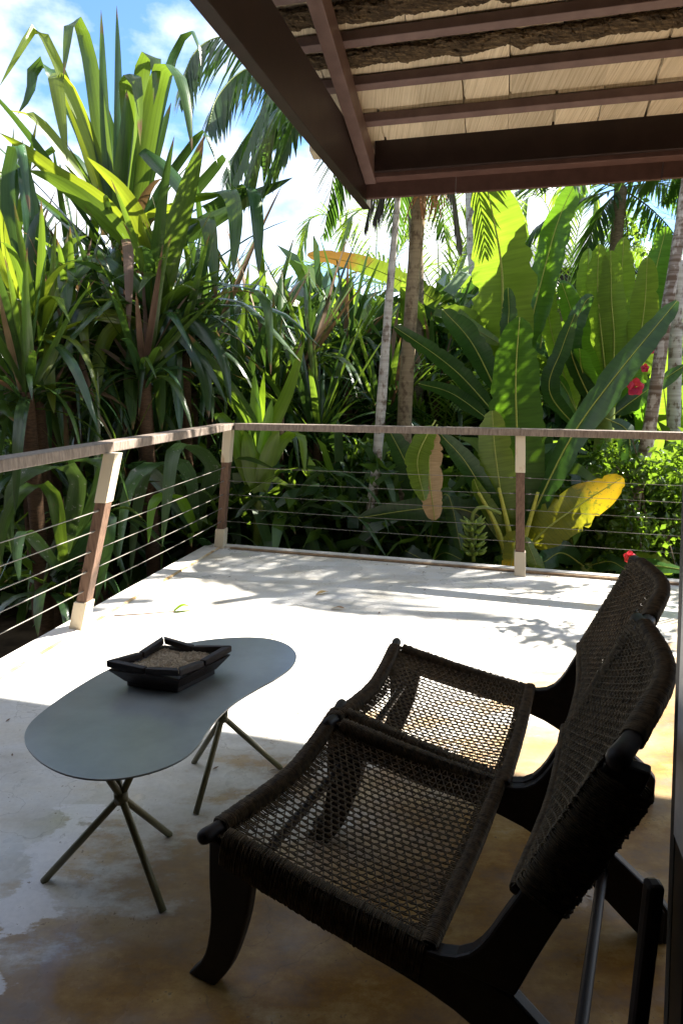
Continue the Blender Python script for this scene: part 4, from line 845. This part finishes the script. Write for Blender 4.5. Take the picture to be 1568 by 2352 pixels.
for a in (([(1360, 760), (1330, 690), (1285, 650)], 7.3, 7.1, 60, 'banana', 'p', -1.0, 'banana'), ([(1390, 900), (1345, 850), (1305, 830)], 7.2, 6.9, 64, 'banana', 'p', -1.1, 'banana'), ([(1330, 960), (1290, 880), (1250, 860)], 7.0, 6.8, 46, 'banana', 'p', -1.1, 'banana'), ([(1240, 800), (1255, 720), (1300, 690)], 7.5, 7.4, 50, 'banana', 'p', -1., 'banana')): hero(b3, *a)
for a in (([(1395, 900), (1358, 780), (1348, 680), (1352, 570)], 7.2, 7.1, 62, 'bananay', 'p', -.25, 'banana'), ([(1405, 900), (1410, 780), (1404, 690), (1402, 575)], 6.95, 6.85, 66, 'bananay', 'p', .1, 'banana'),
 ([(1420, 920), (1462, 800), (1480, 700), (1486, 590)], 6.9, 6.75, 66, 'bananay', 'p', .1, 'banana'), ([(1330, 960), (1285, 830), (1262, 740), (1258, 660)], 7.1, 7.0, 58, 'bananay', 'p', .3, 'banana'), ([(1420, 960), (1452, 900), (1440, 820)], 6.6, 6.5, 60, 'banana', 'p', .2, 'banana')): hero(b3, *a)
trunk(b3, [(*at(1395, 900, 7.)[:2], GZ), at(1395, 900, 7.)], [.12, .09], M_stem, 'stem')
b4 = banana(905, 6.25, 'young banana plant with dark leaf between the two slim trunks and handrail')
for a in (
 ([(985, 1260), (960, 1140), (930, 1060), (892, 985)], 6.2, 6.0, 72, 'bananad', 'p', .2, 'banana'), ([(985, 1270), (1020, 1240), (1040, 1270), (1062, 1278)], 6.0, 5.6, 52, 'banana', 'p', .4, 'banana'), ([(985, 1260), (1000, 1170), (1030, 1140), (1060, 1270)], 6.0, 5.7, 50, 'banana', 'p', .6, 'banana'),
 ([(990, 1290), (1020, 1270), (1060, 1285)], 5.9, 5.5, 46, 'bananad', 'p', .2, 'banana'), ([(980, 1290), (930, 1265), (1000, 1300)], 5.9, 5.6, 46, 'bananad', 'p', .2, 'banana')): hero(b4, *a)
trunk(b4, [(*at(985, 1260, 6.2)[:2], GZ), at(985, 1250, 6.2)], [.09, .07], M_stem, 'stem')
b5 = banana(1300, 6.2, 'low banana plant with ribbed pale leaves behind the right cables')
for a in (
 ([(1330, 1290), (1290, 1190), (1260, 1130), (1215, 1140)], 6.2, 6.0, 80, 'bananay', 'p', .5, 'banana'), ([(1340, 1290), (1390, 1240), (1410, 1180), (1420, 1130)], 6.2, 6.0, 66, 'bananay', 'p', .5, 'banana'), ([(1340, 1300), (1290, 1270), (1250, 1290), (1220, 1300)], 6.0, 5.6, 60, 'bananad', 'p', .4, 'banana'),
 ([(1350, 1300), (1400, 1290), (1440, 1310)], 5.9, 5.5, 50, 'bananad', 'p', .4, 'banana'), ([(1380, 1320), (1420, 1250), (1425, 1190)], 6.0, 5.9, 60, 'bananay', 'p', .3, 'banana'), ([(1400, 1330), (1470, 1290), (1550, 1310)], 5.8, 5.3, 60, 'bananay', 'p', .6, 'banana'), ([(1400, 1330), (1480, 1300), (1580, 1310)], 5.7, 5.2, 56, 'banana', 'p', .8, 'banana')): hero(b5, *a)
trunk(b5, [(*at(1340, 1290, 6.1)[:2], GZ), at(1340, 1290, 6.1)], [.09, .08], M_stem, 'stem')
b6 = banana(1030, 9.0, 'distant banana plant with a rusty tipped leaf leaning over to the left')
hero(b6, [(1045, 760), (1010, 700), (940, 655), (830, 608), (706, 584)], 9.0, 8.6, 48, 'bananar', 'p', .3, 'banana'); hero(b6, [(1050, 780), (1080, 680), (1110, 640)], 9, 8.8, 50, 'bananad', 'p', .3, 'banana')
hero(b6, [(1050, 800), (1000, 770), (960, 800)], 9, 8.6, 50, 'banana', 'p', .3, 'banana'); trunk(b6, [(*at(1045, 800, 9)[:2], GZ), at(1045, 780, 9.)], [.12, .1], M_stem, 'stem')
b7 = banana(1520, 7.6, 'banana plant with glowing leaves at the right picture edge behind the spotted trunk')
for a in (([(1540, 1100), (1530, 950), (1520, 850), (1530, 780)], 7.6, 7.5, 70, 'bananay', 'p', .2, 'banana'), ([(1550, 1100), (1570, 980), (1580, 880)], 7.6, 7.5, 66, 'bananay', 'p', -.2, 'banana'), ([(1530, 1100), (1480, 980), (1470, 880)], 7.7, 7.6, 60, 'banana', 'p', .4, 'banana'), ([(1545, 1120), (1510, 1060), (1500, 1000)], 7.4, 7.3, 60, 'bananay', 'p', .4, 'banana')): hero(b7, *a)
trunk(b7, [(*at(1540, 1100, 7.6)[:2], GZ), at(1540, 1100, 7.6)], [.12, .1], M_stem, 'stem')

# ---- small leaved hedge and hibiscus
def bush(name, cpx, cpy, y, rx, rz, ry, n, size, mat, label, cat, seed, group=None):
    R_ = np.random.RandomState(seed); c = at(cpx, cpy, y); e = absempty(name, (c[0], c[1], GZ)); tag(e, label, cat, group)
    cl = R_.normal(0, 1, (max(6, n // 90), 3)); cl /= np.linalg.norm(cl, axis=1)[:, None]; cl *= R_.uniform(.35, 1, (len(cl), 1)) ** .5
    V = []; Fc = []; UV = []
    for i in range(n):
        p = c + (cl[R_.randint(len(cl))] + R_.normal(0, .17, 3)) * [rx, ry, rz]
        d_ = R_.normal(0, 1, 3) + [0, -.2, .1]; d_ /= np.linalg.norm(d_); u_ = np.cross(d_, R_.normal(0, 1, 3)); u_ /= np.linalg.norm(u_); s = size * R_.uniform(.6, 1.3); k = len(V)
        nn = np.cross(d_, u_)
        V += [p, p + d_ * s * .5 + u_ * s * .3 + nn * s * .08, p + d_ * s, p + d_ * s * .5 - u_ * s * .3 + nn * s * .08]; UV += [(.5, 0), (0, .5), (.5, 1), (1, .5)]; Fc.append((k, k + 1, k + 2)); Fc.append((k, k + 2, k + 3))
    me = bpy.data.meshes.new('foliage'); me.from_pydata([tuple(v) for v in V], [], Fc); me.update(); uvl = me.uv_layers.new(name='UVMap')
    li = np.zeros(len(me.loops), int); me.loops.foreach_get('vertex_index', li); uvl.data.foreach_set('uv', np.array(UV)[li].astype(np.float32).ravel()); me.materials.append(LM[mat])
    o = link('foliage', me, None, e); o.location = -Vector(e.location); o['kind'] = 'stuff'
    b = MB()
    for k in range(7):
        q = c + R_.normal(0, .6, 3) * [rx, ry, rz]; b.tube(smoothpts([(c[0] + R_.normal(0, .08), c[1], GZ), (c + q) / 2 * [1, 1, .9], q], 8), np.linspace(.016, .005, 8), 5)
    tag(b.build('branch', M_trunk, e, True), kind='stuff'); return e
hb1 = bush('hibiscus_bush', 1500, 1180, 5.9, .55, .55, .4, 3200, .075, 'hedge', 'small leaved hibiscus bush with red flowers at the right behind the cables', 'bush', 1)
bush('hedge_bush', 1400, 1120, 6.3, .35, .4, .3, 1100, .06, 'hedge', 'fine twiggy bush around the base of the leaning white trunk', 'bush', 2)
bush('shrub', 1530, 880, 8.6, .8, .6, .5, 1500, .085, 'hedge', 'shaded shrub behind the leaning white trunk at right', 'bush', 3)
bush('shrub', 1540, 580, 9.8, .9, .9, .5, 1100, .1, 'hedge', 'tall leafy shrub behind the palm crown at upper right', 'bush', 4)
bush('shrub', 860, 1130, 6.6, .6, .4, .4, 900, .09, 'far', 'low shaded shrub behind the slim trunks below the handrail', 'bush', 5)
def flower(parent, px, py, y, r):
    c = at(px, py, y); f = MB(); V = []
    fl = None
    b = MB(); b.tube([c, c + np.array([0, -.4, .05]) * r * 1.2], r * .06, 6); fl = b.build('flower', M_ystem, parent, True)
    for k in range(5):
        a = k * 1.2566 + .3; dx, dz = math.cos(a), math.sin(a)
        me, _, _ = leafmesh('petal', [c, c + np.array([dx * .45, -.25, dz * .45]) * r, c + np.array([dx, -.12, dz]) * r], r * .95, 'petal', 'plane', 0, .1, M_flower, n=7, wave=.08, seed=k)
        o = link('petal', me, None, fl)
flower(hb1, 1457, 889, 5.85, .085); flower(hb1, 1444, 1278, 5.3, .058); flower(hb1, 1500, 800, 6.2, .06); flower(hb1, 1480, 845, 6.2, .045)

# ---- trees right of the frame whose leaves dapple the deck
e = absempty('shade_palm', (4.6, 7.6, GZ)); tag(e, 'palm right of the frame whose crown dapples the far deck', 'palm tree'); h = np.array([4.6, 7.6, 4.15]); trunk(e, [(4.6, 7.6, GZ), h], [.1, .08], M_tan_bark)
for j in range(14):
    a = j * .449; dx, dy = math.cos(a), math.sin(a); L = rnd.uniform(1.1, 1.6)
    frond(e, [h, h + np.array([dx * .5 * L, dy * .5 * L, .3]), h + np.array([dx * .9 * L, dy * .9 * L, .15]), h + np.array([dx * 1.15 * L, dy * 1.15 * L, -.3])], .6, .5, 'palm', 40, .042, 200 + j, .15)
def wbush(x, y, z, *a): 
    q = RC @ (np.array([x, y, z]) - CAM); return bush('shade_bush', CX + F * q[0] / q[2], CY + F * q[1] / q[2], y, *a)
wbush(3.55, 4.62, 1.95, .55, .38, .3, 420, .085, 'hedge', 'leafy bush right of the frame dappling the deck beside the chairs', 'bush', 62)
wbush(4.45, 5.5, 2.3, .6, .4, .4, 520, .09, 'hedge', 'taller leafy bush right of the frame dappling the far right deck', 'bush', 63)
# ---- far mass of foliage: nobody could count it
def mass(name, n, xr, yr, ztop, size, mats, seed):
    R_ = np.random.RandomState(seed); V = []; Fc = []; UV = []; mi = []
    for i in range(n):
        y = R_.uniform(*yr); px = R_.uniform(*xr); x = (px - CX) / F * y; top = ztop(px, y); z = GZ + (top - GZ) * R_.uniform(0, 1) ** .8
        p = np.array([x, y, z]); d_ = R_.normal(0, 1, 3) + [0, 0, .4]; d_ /= np.linalg.norm(d_); u_ = np.cross(d_, R_.normal(0, 1, 3)); u_ /= np.linalg.norm(u_); s = size * R_.uniform(.5, 1.5); w_ = s * .085; k = len(V); dr = np.array([0, 0, -s * .25])
        V += [p - u_ * w_, p + u_ * w_, p + d_ * s * .55 + u_ * w_ * .9, p + d_ * s * .55 - u_ * w_ * .9, p + d_ * s + dr]; UV += [(0, 0), (1, 0), (1, .55), (0, .55), (.5, 1)]
        Fc += [(k, k + 1, k + 2, k + 3), (k + 3, k + 2, k + 4)]; q = R_.randint(len(mats)); mi += [q, q]
    me = bpy.data.meshes.new(name); me.from_pydata([tuple(v) for v in V], [], Fc); me.update(); uvl = me.uv_layers.new(name='UVMap')
    li = np.zeros(len(me.loops), int); me.loops.foreach_get('vertex_index', li); uvl.data.foreach_set('uv', np.array(UV)[li].astype(np.float32).ravel())
    for q in mats: me.materials.append(LM[q])
    me.polygons.foreach_set('material_index', mi); o = link(name, me); o['kind'] = 'stuff'; return o
def ztop1(px, y):
    s = .6 * math.sin(px * .02) + .2 * math.sin(px * .051 + 1)
    return 1.42 + ((170 if px < 1150 else 60) + 60 * s) / 1510 * y if px > -50 else 3.2
tag(mass('thicket', 15000, (-500, 1750), (8.5, 12), ztop1, .75, ['strapd', 'far', 'strapd', 'palmy'], 1), 'dense mass of mixed garden foliage filling the background', 'foliage')
tag(mass('undergrowth', 9000, (-300, 2000), (6.0, 8.6), lambda px, y: .55 + .25 * math.sin(px * .017), .5, ['strapd', 'far', 'palmy', 'strap'], 2), 'dark undergrowth beneath the garden plants beyond the deck', 'foliage')

# ---- far house roof
fh = absempty('distant_house', (*at(1290, 900, 16)[:2], GZ)); tag(fh, 'distant house with dark roof glimpsed between banana leaves', 'house')
c = at(1290, 560, 16); b = MB(); b.box((c[0] - .9, 16, GZ), (5, 0, 0), (0, 4, 0), (0, 0, c[2] - .6 - GZ)); b.build('wall', M_wall, fh)
b = MB(); x0, x1 = c[0] - 1.3, c[0] + 4.6; z0, z1 = c[2] - .6, c[2] + .35
b.add([(x0, 15.5, z0), (x1, 15.5, z0), (x1, 20.5, z0), (x0, 20.5, z0), (x0 + .6, 18, z1), (x1 - .6, 18, z1)], [(0, 1, 5, 4), (1, 2, 5), (2, 3, 4, 5), (3, 0, 4), (3, 2, 1, 0)]); b.build('roof', plain('dark_blue_grey_roof', (.05, .06, .075), .6), fh)

# ---- fallen leaves on the deck
def fallen(px, py, L, w_, az, mat, label, lift=.02):
    c = onz(px, py, .004); dx, dy = math.sin(math.radians(az)), math.cos(math.radians(az)); P = [c, c + np.array([dx * L * .5, dy * L * .5, lift]), c + np.array([dx * L, dy * L, .006])]
    me, _, _ = leafmesh('fallen_leaf', P, w_, 'petal', 'fixed', 0, .3, LM[mat], n=9, wf=(dy, -dx, 0), seed=int(px)); o = link('fallen_leaf', me); tag(o, label, 'leaf'); return o
fl = fallen(398, 1404, .13, .05, 75, 'bright', 'curled yellow green leaf with long stalk lying on the sunlit deck', .03)
b = MB(); b.tube([onz(262, 1414, .006), onz(330, 1410, .008), onz(400, 1404, .008)], .004, 5); b.build('stalk', M_postwood, fl, True)
fallen(725, 1366, .10, .03, 60, 'dry', 'small dry leaf at the middle of the shaded deck strip', .012); fallen(760, 1398, .09, .03, 95, 'dry', 'small dry leaf at the edge of the deck sunlight', .01)

# crumbs of leaf litter and grit that nobody would count
LV, LF = [], []
for i in range(260):
    u_, v_ = nr.uniform(-3.4, .1), nr.uniform(.05, 4.2)
    p = A1 + du * u_ + dv * v_ + np.array([0, 0, .004])
    if nr.rand() < .35: p = A1 - bw * nr.uniform(.03, .12) + dv * v_ + np.array([0, 0, .005])
    a = nr.uniform(0, 6.28); L = nr.uniform(.004, .017); d_ = np.array([math.cos(a), math.sin(a), 0]); n_ = np.array([-d_[1], d_[0], 0]); k = len(LV)
    LV += [p - d_ * L, p + n_ * L * .35 + [0, 0, .002], p + d_ * L + [0, 0, .003], p - n_ * L * .35 + [0, 0, .001]]; LF.append((k, k + 1, k + 2, k + 3))
b = MB(); b.add(LV, LF); tag(b.build('leaf_litter', LM['drystrap']), 'scattered crumbs of dry leaf and grit on the pale deck', 'leaf litter', kind='stuff')
